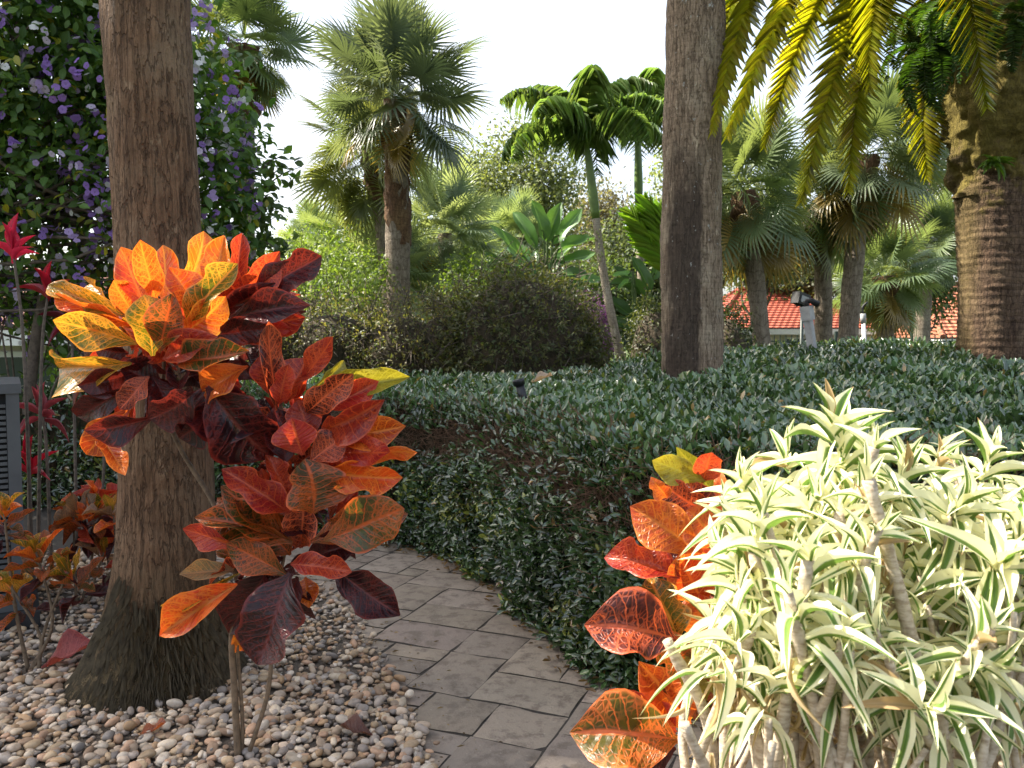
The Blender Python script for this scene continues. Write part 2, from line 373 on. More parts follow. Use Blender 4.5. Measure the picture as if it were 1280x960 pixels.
# ashlar pattern on a turned grid: greedy fill with 5 stone sizes
def build_path():
    g, ang = .152, math.radians(-22)
    nx, ny = 56, 52; used = np.zeros((nx, ny), bool); ca, sa = math.cos(ang), math.sin(ang)
    mb = MB(); r = random.Random(5)
    org = A(-4.6, 1.5)
    for j in range(ny):
        for i in range(nx):
            if used[i, j]: continue
            opts = [(2, 2), (3, 2), (3, 2), (2, 3), (2, 2), (3, 2), (2, 1), (1, 1)]; r.shuffle(opts)
            opts.append((1, 1)) 
            if (1, 1) in opts[:-1]: opts.remove((1, 1))
            for w, h in opts:
                if i + w <= nx and j + h <= ny and not used[i:i+w, j:j+h].any(): break
            used[i:i+w, j:j+h] = True
            e = .0055
            x0, x1, y0, y1 = i*g + e, (i+w)*g - e, j*g + e, (j+h)*g - e
            k = 4; X = np.linspace(x0, x1, k*w+1); Y = np.linspace(y0, y1, k*h+1)
            XX, YY = np.meshgrid(X, Y)
            jx = (vnoise(YY*9 + i, XX*2 + j, 3) - .5) * .018; jy = (vnoise(XX*9 + i, YY*2 + j, 4) - .5) * .018
            ex = np.minimum(XX - x0, x1 - XX); ey = np.minimum(YY - y0, y1 - YY)
            edge = np.minimum(ex, ey)
            Z = .011 + (vnoise(XX*6, YY*6, 9) - .5) * .005 + r.uniform(-.0015, .0015) - np.where(edge < 1e-6, .007, 0)
            XX = XX + jx; YY = YY + jy
            wx = org[0] + XX*ca - YY*sa; wy = org[1] + XX*sa + YY*ca
            V = np.stack([wx, wy, Z], -1).reshape(-1, 3); n = len(X)
            F = [(b*n+a, b*n+a+1, (b+1)*n+a+1, (b+1)*n+a) for b in range(len(Y)-1) for a in range(n-1)]
            cx, cy = wx.mean(), wy.mean()
            if not (-6.2 < cx < 2.5 and 1.2 < cy < 8.2): continue
            t = r.uniform(.78, 1.12)
            mb.faces(V, F, col=(t, t * r.uniform(.97, 1.01), t * r.uniform(.93, 1.02)))
    p = mb.build('path', MT['paver'])
    tag(p, kind='structure')
    s = grid_mesh(np.linspace(-6, 2.4, 12), np.linspace(1.2, 8.2, 12), lambda x, y: x*0 + .002).build('joint_bed', MT['joint'])
    tag(s, kind='structure')
build_path()

# gravel bed: its right edge follows the path
BED = A([-.02, .8], [-.12, 1.6], [-.22, 2.4], [-.33, 3.03], [-.56, 3.68], [-.73, 4.15], [-.98, 4.72], [-1.25, 5.1], [-1.7, 5.35], [-2.4, 5.6], [-3.4, 5.85], [-5.2, 6.1])
def bed_dist(x, y):
    """signed: >0 inside the gravel bed"""
    P = np.stack([np.ravel(x), np.ravel(y)], -1); best = np.full(len(P), 1e9); sgn = np.ones(len(P))
    for a, b in zip(BED[:-1], BED[1:]):
        ab = b - a; t = np.clip(((P - a) @ ab) / (ab @ ab), 0, 1); d = P - (a + t[:, None] * ab); dd = np.hypot(d[:, 0], d[:, 1])
        s = np.where(ab[0] * (P[:, 1] - a[1]) - ab[1] * (P[:, 0] - a[0]) > 0, 1., -1.)
        up = dd < best; best = np.where(up, dd, best); sgn = np.where(up, s, sgn)
    return (best * sgn).reshape(np.shape(x))
def gravel():
    bm = MB()
    xs, ys = np.linspace(-6, 0.2, 63), np.linspace(.2, 6.2, 61)
    X, Y = np.meshgrid(xs, ys); D = bed_dist(X, Y)
    Z = np.where(D > .02, .016, -.01); n = len(xs); V = np.stack([X, Y, Z], -1).reshape(-1, 3)
    F = [(j*n+i, j*n+i+1, (j+1)*n+i+1, (j+1)*n+i) for j in range(len(ys)-1) for i in range(n-1) if D[j, i] > -.05]
    bm.faces(V, F)
    t = NT('gravel_under'); o = t.obj(); b = t.noise(o, 50., 4.)
    c = t.mix(b, (.05, .042, .034, 1), (.17, .14, .11, 1)); m = t.done(t.pbsdf(c, .9, t.bump(b, 1., .02), .2))
    tag(bm.build('gravel_bed', m), kind='structure')
    # pebbles
    import bmesh
    def ico(sub):
        b = bmesh.new(); bmesh.ops.create_icosphere(b, subdivisions=sub, radius=1.)
        V = A(*[v.co[:] for v in b.verts]); F = [[v.index for v in f.verts] for f in b.faces]; b.free()
        return V, np.array(F)
    V1, F1 = ico(2); V2, F2 = ico(3)
    t = NT('river_pebble'); o = t.obj(); tc = t.attr('tint')
    a = t.noise(o, 55., 4.); b = t.noise(o, 260., 3.)
    c = t.mix(t.math('MULTIPLY', t.ramp(a, .4, .7), .45), tc, t.mix(1., tc, (.62, .55, .45, 1), 'MULTIPLY'))
    c = t.mix(t.math('MULTIPLY', t.ramp(b, .6, .75), .3), c, (.16, .13, .10, 1))
    pm = t.done(t.pbsdf(c, .62, t.bump(a, .25, .006), .35))
    pal = A([.55,.47,.37],[.62,.56,.47],[.42,.35,.28],[.36,.33,.31],[.50,.40,.28],[.30,.22,.16],[.66,.62,.56],[.45,.32,.20],[.27,.26,.26],[.52,.36,.26],[.58,.50,.42],[.40,.37,.35])
    mb = MB()
    def lay(n, zlo, zhi, smin, smax, region, T):
        x = U(region[0], region[1], n); y = U(region[2], region[3], n); d = bed_dist(x, y)
        keep = (d > -.015 + U(-.04, .03, n))
        # nothing where the camera cannot see
        keep &= (x > -.68 * y - .35)
        x, y = x[keep], y[keep]; n = len(x)
        s = U(0, 1, n) ** 1.6 * (smax - smin) + smin
        ax = np.stack([s * U(.9, 1.45, n), s * U(.75, 1.0, n), s * U(.45, .75, n)], 1)
        az = U(0, 2*PI, n); tl = U(-.45, .45, n)
        R = np.zeros((n, 3, 3)); c, s_ = np.cos(az), np.sin(az); ct, st = np.cos(tl), np.sin(tl)
        R[:, 0, 0], R[:, 1, 0] = c*ct, s_*ct; R[:, 2, 0] = st
        R[:, 0, 1], R[:, 1, 1] = -s_, c
        R[:, 0, 2], R[:, 1, 2], R[:, 2, 2] = -c*st, -s_*st, ct
        M = R * ax[:, None, :]
        z = U(zlo, zhi, n) + ax[:, 2] * .6
        col = pal[rng.integers(0, len(pal), n)] * U(.6, 1.1, (n, 1)) * A(.99, .91, .81)
        k = rng.integers(0, 6, n)
        for q in range(6):
            r = np.random.default_rng(q); V, F = T
            W = V * (1 + .16 * np.sin(V[:, [1, 2, 0]] * r.uniform(1, 2.4) + r.uniform(0, 6, 3)))
            W = np.sign(W) * np.abs(W) ** r.uniform(.82, 1.)
            tpl = (W, F.ravel(), np.full(len(F), 3), np.zeros((len(V), 2)))
            i = k == q
            mb.inst(tpl, M[i], np.stack([x, y, z], 1)[i], col[i])
    lay(11000, .012, .024, .009, .016, (-4.6, .0, 2.5, 6.1), (V1, F1))
    lay(4600, .022, .034, .010, .024, (-4.6, .0, 3.6, 6.1), (V1, F1))
    lay(3000, .018, .034, .010, .025, (-2.6, .0, 2.5, 3.7), (V2, F2))
    tag(mb.build('gravel', pm), 'cream, tan and grey rounded river pebbles covering the bed', kind='stuff')
gravel()

# ------------------------------------------------------------------ clipped hedge in front
FR = A([-5.5, 7.6], [-4.2, 7.35], [-3, 7.0], [-1.9, 6.55], [-1.2, 6.2], [-.68, 5.95], [-.40, 5.6], [-.10, 5.05], [.16, 4.3], [.36, 3.72], [.62, 3.42], [1.0, 3.28], [2, 3.15], [3, 3.2], [4.8, 3.3])
FR = spline(FR, 120)
HX1, HY1 = 7.5, 9.6
def hedge_d(x, y):
    P = np.stack([x, y], -1); best = np.full(len(P), 1e9)
    for a, b in zip(FR[:-1], FR[1:]):
        ab = b - a; t = np.clip(((P - a) @ ab) / (ab @ ab), 0, 1); d = P - (a + t[:, None] * ab); best = np.minimum(best, np.hypot(d[:, 0], d[:, 1]))
    return np.where(y > np.interp(x, FR[:, 0], FR[:, 1]), best, -best)
def hedge_top(x, y):
    s = np.clip((x + .3) / 3.3, 0, 1); s = s*s*(3-2*s)
    return 1.03 + .07 * s + .052 * np.clip(y - 3.6, 0, 8) * s + .08 * (vnoise(x*1.1, y*1.1, 5) - .5) + .09 * (vnoise(x*3.1, y*3.1, 6) - .5)
SH = .27
def build_hedge():
    root = thing('hedge', (2, 5, 0), 'broad clipped green hedge with a flat glossy top curving along the paved path', 'hedge')
    seg = np.concatenate([[0], np.cumsum(np.linalg.norm(np.diff(FR, axis=0), axis=1))]); Ltot = seg[-1]
    tan = norm(np.gradient(FR, axis=0)); nor = np.stack([-tan[:, 1], tan[:, 0]], 1)   # inward (left of travel)
    for _ in range(6): nor = norm(np.vstack([nor[:1], (nor[:-2] + nor[1:-1]*2 + nor[2:]) / 4, nor[-1:]]))
    P_at = lambda s: np.stack([np.interp(s, seg, FR[:, k]) for k in (0, 1)], -1)
    N_at = lambda s: norm(np.stack([np.interp(s, seg, nor[:, k]) for k in (0, 1)], -1))
    # dark core
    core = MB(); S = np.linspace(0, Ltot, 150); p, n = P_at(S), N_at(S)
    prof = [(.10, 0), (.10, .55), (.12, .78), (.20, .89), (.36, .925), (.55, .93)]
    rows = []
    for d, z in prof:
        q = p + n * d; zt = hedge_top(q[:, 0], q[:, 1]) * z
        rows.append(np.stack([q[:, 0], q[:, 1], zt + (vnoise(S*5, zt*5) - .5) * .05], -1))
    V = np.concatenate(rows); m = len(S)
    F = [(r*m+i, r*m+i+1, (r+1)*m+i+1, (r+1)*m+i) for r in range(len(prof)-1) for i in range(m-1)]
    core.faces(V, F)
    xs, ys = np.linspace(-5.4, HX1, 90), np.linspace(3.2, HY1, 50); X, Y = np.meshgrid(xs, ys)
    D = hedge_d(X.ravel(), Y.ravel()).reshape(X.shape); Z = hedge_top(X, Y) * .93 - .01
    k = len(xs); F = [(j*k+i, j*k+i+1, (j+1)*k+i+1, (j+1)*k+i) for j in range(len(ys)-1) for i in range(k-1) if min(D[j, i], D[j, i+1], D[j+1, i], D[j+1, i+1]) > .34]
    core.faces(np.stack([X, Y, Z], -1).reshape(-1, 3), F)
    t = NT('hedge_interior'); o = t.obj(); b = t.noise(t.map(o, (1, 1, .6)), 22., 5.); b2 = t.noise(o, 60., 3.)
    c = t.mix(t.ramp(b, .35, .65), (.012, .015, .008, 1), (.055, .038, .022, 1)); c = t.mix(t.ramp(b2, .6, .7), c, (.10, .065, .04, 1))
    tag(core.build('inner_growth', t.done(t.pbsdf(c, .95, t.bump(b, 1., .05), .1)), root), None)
    # leaves
    tl = [leaf(3, 1, ((0, .06), (.2, .55), (.5, 1), (.8, .8), (1, .08)), f, d) for f, d in ((.25, .12), (.12, .05), (.35, .22), (.2, -.08))]
    def emit(mb, pos, nr, size, up, spread, col):
        N = len(pos); d = norm(nr * .55 + A(0, 0, up) + rdir(N) * spread)
        nn = norm(nr + rdir(N) * .55 + A(0, -.12, .3))
        k = rng.integers(0, 4, N); M = frames(d, nn, size, size * U(.36, .50, N))
        for q in range(4):
            i = k == q; mb.inst(tl[q], M[i], pos[i], col[i])
    mb = MB()
    # top
    def top(n, x0, x1, y0, y1, smin, smax):
        x, y = U(x0, x1, n), U(y0, y1, n); d = hedge_d(x, y)
        ok = (d > .10) & (np.abs(x) < .66 * y + .5); x, y, d = x[ok], y[ok], d[ok]; N = len(x)
        e = np.clip(d / SH, 0, 1); h = (1 - (1 - e) ** 2.5) ** .4
        gap = vnoise(x*2.2, y*2.2, 21); ok = gap > .16 - .0 * e; x, y, d, e, h = x[ok], y[ok], d[ok], e[ok], h[ok]; N = len(x)
        z = hedge_top(x, y) * h + U(-.07, .02, N)
        ddx = (hedge_d(x + .02, y) - hedge_d(x - .02, y)) / .04; ddy = (hedge_d(x, y + .02) - hedge_d(x, y - .02)) / .04
        nr = norm(np.stack([-ddx * (1 - e) ** 1.5, -ddy * (1 - e) ** 1.5, e + .1], -1))
        c = tints(N, (.042, .098, .036), (.115, .185, .072), .35)  # top leaves tinted lighter than the side leaves, sky sheen put into the colour
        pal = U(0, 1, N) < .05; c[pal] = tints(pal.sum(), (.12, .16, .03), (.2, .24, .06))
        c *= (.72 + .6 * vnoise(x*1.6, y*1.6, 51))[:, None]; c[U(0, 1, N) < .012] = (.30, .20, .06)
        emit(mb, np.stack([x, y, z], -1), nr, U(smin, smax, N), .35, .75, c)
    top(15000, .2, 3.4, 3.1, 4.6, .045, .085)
    top(26000, -1.2, 4.6, 3.6, 6.6, .045, .08)
    top(25000, -4.5, HX1, 6.0, HY1, .06, .10)
    # sides
    def side(n, s0, s1, smin, smax):
        s = U(s0, s1, n); h = U(0, 1, n) ** .95; p = P_at(s); nn = N_at(s)
        off = SH * (1 - (1 - np.clip(h, 0, .999) ** 2.5) ** .4) - .045 * np.sin(h * PI) + (vnoise(s*3, h*4, 31) - .5) * .14 + (vnoise(s*8, h*9, 32) - .5) * .07
        # sheared shoulder: fewer leaves, brown twigs
        shear = np.exp(-((h - .80) / .16) ** 2) * (.5 + .9 * vnoise(s*1.7, h*3, 33))
        ok = U(0, 1, n) > shear * .95; s, h, p, nn, off = s[ok], h[ok], p[ok], nn[ok], off[ok]; N = len(s)
        q = p + nn * (off + U(-.03, .07, N))[:, None]
        z = hedge_top(q[:, 0], q[:, 1]) * h * .98 + .01
        nr = norm(np.concatenate([-nn * (1 - h[:, None] ** 5), (.1 + h ** 5)[:, None]], 1))
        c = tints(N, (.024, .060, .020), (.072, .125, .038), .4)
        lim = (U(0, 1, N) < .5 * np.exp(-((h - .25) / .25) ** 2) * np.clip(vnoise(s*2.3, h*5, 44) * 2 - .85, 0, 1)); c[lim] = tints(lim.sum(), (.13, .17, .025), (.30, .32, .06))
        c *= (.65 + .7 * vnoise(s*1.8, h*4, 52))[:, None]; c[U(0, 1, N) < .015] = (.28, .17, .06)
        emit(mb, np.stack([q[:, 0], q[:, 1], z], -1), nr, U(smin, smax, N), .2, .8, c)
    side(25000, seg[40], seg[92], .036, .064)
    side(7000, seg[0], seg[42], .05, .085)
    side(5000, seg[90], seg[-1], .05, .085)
    mb.build('foliage', MT['hedge'], root)
    # twigs
    tw = MB(); n = 9000
    s = U(seg[20], seg[-1], n); h = np.clip(rng.normal(.78, .15, n), .05, 1.0); p, nn = P_at(s), N_at(s)
    off = SH * (1 - (1 - np.clip(h, 0, .999) ** 2.5) ** .4) + U(.0, .08, n)
    q = p + nn * off[:, None]; z = hedge_top(q[:, 0], q[:, 1]) * h
    pos = np.stack([q[:, 0], q[:, 1], z], -1)
    d = norm(np.concatenate([-nn * .6, np.full((n, 1), .35)], 1) + rdir(n) * .8)
    stick = (A([-.5, 0, 0], [.5, 0, 0], [0, 0, .02], [-.3, 1, 0], [.3, 1, 0], [0, 1, .012]), np.array([0,1,4,3, 1,2,5,4, 2,0,3,5]), np.array([4,4,4]), np.zeros((6, 2)))
    tw.inst(stick, frames(d, rdir(n), U(.06, .16, n), U(.003, .006, n)), pos)
    tw.build('clipped_twig', MT['twig'], root)['kind'] = 'stuff'
build_hedge()
def litter():
    m = MB(); n = 420; i = rng.integers(34, 118, n); t = rng.normal(size=n)
    x = FR[i, 0] + U(-.08, .08, n) - .03; y = FR[i, 1] + U(-.10, .06, n) - np.abs(rng.normal(size=n)) * .05
    m.inst(leaf(3, 1, ((0, .1), (.3, .8), (.6, 1), (1, .05)), .5, -.2), frames(np.stack([np.cos(t*3), np.sin(t*3), t*0], -1), A(0, 0, 1.) + rdir(n)*.5, U(.02, .05, n), U(.010, .022, n)), np.stack([x, y, U(.014, .03, n)], -1), tints(n, (.10, .055, .03), (.30, .19, .10), .4))
    k = 260; d = U(0, 1, k); j = rng.integers(0, len(BED) - 3, k); p = BED[j] * (1 - d[:, None]) + BED[j+1] * d[:, None] + np.abs(rng.normal(size=(k, 1))) * A(.13, .02)
    a = U(0, 6.3, k); m.inst(leaf(2, 1, ((0, .2), (.5, 1), (1, .1)), .4, -.2), frames(np.stack([np.cos(a), np.sin(a), a*0], -1), A(0, 0, 1.) + rdir(k)*.3, U(.008, .03, k), U(.004, .012, k)), np.concatenate([p, np.full((k, 1), .016)], 1), tints(k, (.08, .05, .03), (.28, .2, .12), .4))
    tag(m.build('leaf_litter', MT['oak']), 'dry brown leaf scraps lying along the foot of the hedge and on the paving', kind='stuff')
litter()

# ------------------------------------------------------------------ trunks
def trunk_mesh(P, R, nseg=40, amp=.012, seed=0, rings=0., ringamp=0., per=None, lump=0.):
    """tapered, uneven trunk along the polyline P"""
    mb = MB(); P = np.asarray(P, float); m = len(P); R = np.asarray(R, float)
    a = np.arange(nseg) / nseg
    ln = np.concatenate([[0], np.cumsum(np.linalg.norm(np.diff(P, axis=0), axis=1))])
    LL, AA = np.meshgrid(ln, a, indexing='ij')
    d = (vnoise(AA * 6, LL * 2.5, seed, 6) - .5) * amp * 1.6 + (vnoise(AA * 44, LL * 9, seed+1, 44) - .5) * amp * 1.2
    if rings: d += ringamp * (np.abs((LL * rings + .4 * vnoise(AA * 8, LL * 3, seed+2, 8)) % 1 - .5) * 2) ** 3
    if lump: d += lump * np.maximum(0, vnoise(AA * 16, LL * 8, seed+5, 16) - .4) + lump * .35 * (vnoise(AA * 6, LL * 4, seed+6, 6) - .5) + lump * .5 * (vnoise(AA * 38, LL * 19, seed+7, 38) - .5)
    t = norm(np.gradient(P, axis=0)); x = norm(np.cross(A(0, 1, 0), t)); y = np.cross(t, x)
    rr = (R if R.ndim == 2 else R[:, None]) + d
    V = P[:, None] + rr[..., None] * (np.cos(AA * 2*PI)[..., None] * x[:, None] + np.sin(AA * 2*PI)[..., None] * y[:, None])
    F = [(i*nseg+j, i*nseg+(j+1) % nseg, (i+1)*nseg+(j+1) % nseg, (i+1)*nseg+j) for i in range(m-1) for j in range(nseg)]
    return mb.faces(V.reshape(-1, 3), F, np.stack([LL, AA], -1).reshape(-1, 2))

# one palmate (fan) leaf: petiole + pleated blade, along +y
def fan_leaf(pet=.9, bl=.85, nl=34, droop=.5, seed=0, wid=.05, tip=.35):
    r = np.random.default_rng(seed); V, F, UV = [], [], []
    def strip(P, W, nrm):
        k = len(V)
        for i, (p, w) in enumerate(zip(P, W)):
            t = norm(P[min(i+1, len(P)-1)] - P[max(i-1, 0)]); s = norm(np.cross(t, nrm))
            V.extend([p - s*w*.5 + nrm*w*.18, p, p + s*w*.5 + nrm*w*.18]); u = i / (len(P)-1); UV.extend([(u, 0), (u, .5), (u, 1)])
        for i in range(len(P)-1):
            a = k + i*3; F.extend([(a, a+1, a+4, a+3), (a+1, a+2, a+5, a+4)])
    up = A(0, 0, 1)
    pp = [A(0, pet*t, .10*math.sin(t*PI)*pet - .12*t*t*pet) for t in np.linspace(0, 1, 5)]
    strip(pp, [.035]*5, up)
    e = pp[-1]; costa = [e + A(0, bl*.42*t, -.20*bl*droop*t*t) for t in np.linspace(0, 1, 5)]
    for i in range(nl):
        f = i / (nl-1) * 2 - 1; ang = f * 2.25 + r.uniform(-.04, .04)
        c0 = costa[0] + (costa[-1] - costa[0]) * (1 - abs(f)) ** .8
        L = bl * (1.0 - .28 * abs(f) ** 1.5) * r.uniform(.9, 1.06)
        dr = A(math.sin(ang), math.cos(ang), 0); side = A(math.cos(ang), -math.sin(ang), 0)
        pts = []
        for t in (0, .3, .55, .78, 1):
            z = -droop * L * (.22*t*t + tip * max(0, t-.5)**1.5 * r.uniform(.6, 1.8)) + .12*L*abs(f)*t*(1-t)
            pts.append(c0 + dr*L*t + side * r.uniform(-.01, .01) * t + A(0, 0, z))
        strip(pts, [wid*.35, wid, wid*1.0, wid*.6, .006], norm(A(0, 0, 1) + dr*.2))
    return np.array(V), np.array(F).ravel(), np.full(len(F), 4), np.array(UV)
FANS = [fan_leaf(.85, .9, 32, d, i, .056) for i, d in enumerate((.35, .6, .9, 1.2))]
def fan_crown(mb, c, R, n, c1, c2, low=-55, seed=0, dead=.12, up=85):
    """n leaves around the point c; R = reach of a leaf in metres"""
    r = np.random.default_rng(seed); el = np.radians(np.linspace(up, low, n) + r.uniform(-14, 14, n)); az = np.arange(n) * 2.39996 + r.uniform(-.25, .25, n)
    d = np.stack([np.cos(el)*np.cos(az), np.cos(el)*np.sin(az), np.sin(el)], -1)
    hor = np.stack([np.cos(az), np.sin(az), np.zeros(n)], -1)
    nr = norm(A(0, 0, 1) * np.cos(el)[:, None] + -hor * np.sin(el)[:, None] + r.normal(size=(n, 3)) * .5)
    S = R / 1.75 * r.uniform(.68, 1.12, n)
    c1, c2 = np.asarray(c1) * 1.2, np.asarray(c2) * 1.25
    col = np.asarray(c1) * (1 - (t := r.uniform(0, 1, (n, 1)))) + np.asarray(c2) * t
    old = el < math.radians(-32); m = old & (r.uniform(0, 1, n) < dead * 5); col[m] = A(.26, .19, .06) * r.uniform(.7, 1.2, (m.sum(), 1))
    M = frames(d, nr, S); k = np.clip(((math.radians(75) - el) / math.radians(110) * 4).astype(int), 0, 3)
    T = np.asarray(c) + d * .06 * R + A(0, 0, 1) * (np.sin(el) * .12 * R)[:, None]
    for q in range(4): mb.inst(FANS[q], M[k == q], T[k == q], col[k == q])
    return mb

def build_near_palms():
    # left trunk, flared base
    Y = 3.68; base = A(-1.585, Y, 0)
    zz = np.concatenate([np.linspace(0, 1, 50), np.linspace(1.05, 9.2, 140)])
    rad = np.interp(zz, [0, .06, .14, .28, .5, .8, 1.2, 2, 3, 9.2], [.375, .335, .29, .245, .218, .20, .188, .176, .18, .16])
    cx = np.interp(zz, [0, .6, 1.2, 2.2, 3.1, 9.2], [0, .045, .06, .035, .0, -.2])
    root = thing('palm_tree', base, 'tall brown palm trunk with a flared mossy base standing in river pebbles', 'palm tree')
    P = np.stack([base[0] + cx, np.full_like(zz, Y) + zz*.01, zz], -1)
    mb = trunk_mesh(P, rad, 72, .008, 1, 7., .0015); mb.build('trunk', MT['sabal_bark'], root, origin=base)
    # mat of fine roots at the foot
    rt = MB(); n = 1500; a = U(0, 2*PI, n); z0 = U(0, 1, n) ** 1.8 * .42 * (.35 + .9 * vnoise(a * 9 / (2*PI), a * 0, 77, 9)); r0 = np.interp(z0, [0, .06, .14, .28, .5], [.375, .335, .29, .245, .218]) + .004
    pos = np.stack([base[0] + np.interp(z0, [0, .6], [0, .045]) + r0*np.cos(a), Y + r0*np.sin(a), z0 + .03], -1)
    d = np.stack([np.cos(a)*.5, np.sin(a)*.5, np.full(n, -.9)], -1) + rdir(n)*.28
    tpl = leaf(2, 1, ((0, .6), (.5, 1), (1, .3)), -.5, .15)
    rt.inst(tpl, frames(d, np.stack([np.cos(a), np.sin(a), 0*a + .3], -1), U(.05, .12, n), U(.006, .012, n)), pos, tints(n, (.055, .04, .024), (.12, .10, .05), .4))
    rt.build('root_mat', plain('mossy_root', (.085, .065, .036), .95, 30., .5, .3), root)
    cr = MB(); fan_crown(cr, P[-1], 1.9, 34, (.05, .09, .03), (.09, .13, .05), seed=3); cr.build('crown', MT['fan'], root)
    # right trunk
    Y = 7.0; b = at(867, 560, Y); b[2] = 0
    zz = np.linspace(0, 8.6, 170); rad = np.interp(zz, [0, .9, 1.3, 2.2, 3.2, 4.5, 8.6], [.30, .262, .248, .243, .236, .230, .19])
    cx = np.interp(zz, [0, 1.2, 2.4, 4.5, 8.6], [0, -.01, -.045, -.03, .05])
    root = thing('palm_tree', b, 'thick grey palm trunk with a dark wet streak rising from the clipped hedge', 'palm tree')
    P = np.stack([b[0] + cx, np.full_like(zz, Y), zz], -1)
    trunk_mesh(P, rad, 72, .012, 4, 11., .006).build('trunk', MT['grey_bark'], root, origin=b)
    cr = MB(); fan_crown(cr, P[-1], 1.9, 34, (.05, .09, .03), (.09, .13, .05), seed=5); cr.build('crown', MT['fan'], root)
build_near_palms()
# ------------------------------------------------------------------ far palms
def fan_palm(top, foot, Y, R, label, tw, n=40, c1=(.10, .145, .09), c2=(.18, .22, .14), seed=0, low=-60, boots=True, group=None, name='fan_palm', up=85):
    """top, foot = pixels of the crown's heart and of a point low on the trunk; tw = trunk width in px"""
    a, b = at(top[0], top[1], Y), at(foot[0], foot[1], Y)
    gz = float(ground_z(0, Y)); base = b + (b - a) * max(0, (b[2] - gz)) / max(a[2] - b[2], .3) * .5; base[2] = gz
    root = thing(name, base, label, 'palm tree', group)
    P = spline([base, b * .5 + (a*.5) + (b - a) * .1 if a[2] - b[2] > .6 else (base + a) / 2, a], 40)
    r = tw / 2 / F_PX * Y; rr = np.linspace(1.12, .95, 40) * r
    trunk_mesh(P, rr, 20, r * .08, seed, 6, r * .05).build('trunk', MT['far_bark'], root)
    if boots:
        k = 16 if seed == 1 else 25; trunk_mesh(P[k:], np.interp(np.linspace(0, 1, 40-k), [0, .2, .7, 1], [1.0, 1.08, 1.15, 1.1] if seed == 1 else [1.0, 1.3, 1.55, 1.2]) * r, 20, r*.3, seed+1, 0, 0, lump=r*(.35 if seed == 1 else .9)).build('old_leaf_bases', MT['boot_bark'], root)
    mb = MB(); fan_crown(mb, P[-1], R * .95, int(n * 1.55), c1, c2, low, seed, dead=0. if seed == 2 else .12, up=up)
    mb.build('crown', MT['fan'], root)
    return root
G1 = 'fan palms standing beyond the hedge'
px = lambda p, Y: p / F_PX * Y
fan_palm((494, 126), (498, 360), 15, px(108, 15), 'tall fan palm with the fullest round crown against the white sky', 28, 46, (.07,.105,.075), (.135,.165,.115), seed=1, low=-42, group=G1)
fan_palm((462, 185), (487, 360), 18, px(88, 18), 'thin pale fan palm trunk half hidden behind the tall round crowned fan palm', 15, 34, seed=2, low=-62, group=G1, c1=(.07, .10, .04), c2=(.13, .15, .06))
fan_palm((306, 58), (305, 300), 12, px(82, 12), 'fan palm whose crown shows behind the purple flowering tree', 24, 40, (.08,.13,.06), (.14,.18,.09), seed=3, low=-50, group=G1)
fan_palm((556, 292), (560, 420), 20, px(75, 20), 'low blue green fan palm directly behind the clipped mound', 18, 46, (.13, .185, .13), (.23, .29, .20), seed=4, low=-45, boots=False, group=G1)
fan_palm((480, 345), (480, 440), 19, px(68, 19), 'low fan palm at the foot of the two tall fan palm trunks', 18, 40, (.13, .185, .12), (.22, .27, .18), seed=5, low=-35, boots=False, group=G1)
fan_palm((438, 300), (440, 420), 23, px(55, 23), 'small fan palm behind the left end of the rough hedge row', 14, 36, (.13, .19, .10), (.21, .27, .14), seed=6, low=-40, boots=False, group=G1)
fan_palm((392, 300), (395, 420), 26, px(42, 26), 'smallest far fan palm near the ragged branches of the purple flowering tree', 12, 30, (.13, .19, .10), (.21, .27, .14), seed=7, low=-40, boots=False, group=G1)
fan_palm((640, 300), (640, 430), 24, px(50, 24), 'pale low fan palm behind the paddle leaved plant', 12, 36, (.13, .19, .12), (.22, .28, .17), seed=17, low=-40, boots=False, group=G1)
fan_palm((928, 240), (955, 425), 13, px(95, 13), 'fan palm with a leaning trunk just past the streaked grey trunk', 21, 44, (.09, .14, .07), (.16, .20, .11), seed=8, low=-62, group=G1)
fan_palm((1026, 255), (1030, 420), 15, px(75, 15), 'fan palm with a reddish upright trunk in front of the red roof', 20, 40, (.075, .12, .06), (.15, .18, .09), seed=9, low=-55, group=G1)
fan_palm((1082, 195), (1058, 420), 14, px(92, 14), 'fan palm with the biggest drooping crown next to the date palm', 22, 50, (.085, .125, .07), (.155, .19, .115), seed=10, low=-65, group=G1)
fan_palm((1106, 345), (1108, 430), 17, px(68, 17), 'short fan palm with a pale trunk left of the feathery clump', 19, 46, (.10, .15, .08), (.17, .22, .12), seed=11, low=-60, group=G1)
fan_palm((1158, 310), (1152, 425), 21, px(60, 21), 'far pale fan palm behind the feathery clump', 18, 46, (.09, .13, .07), (.15, .19, .10), seed=12, low=-50, boots=False, group=G1)

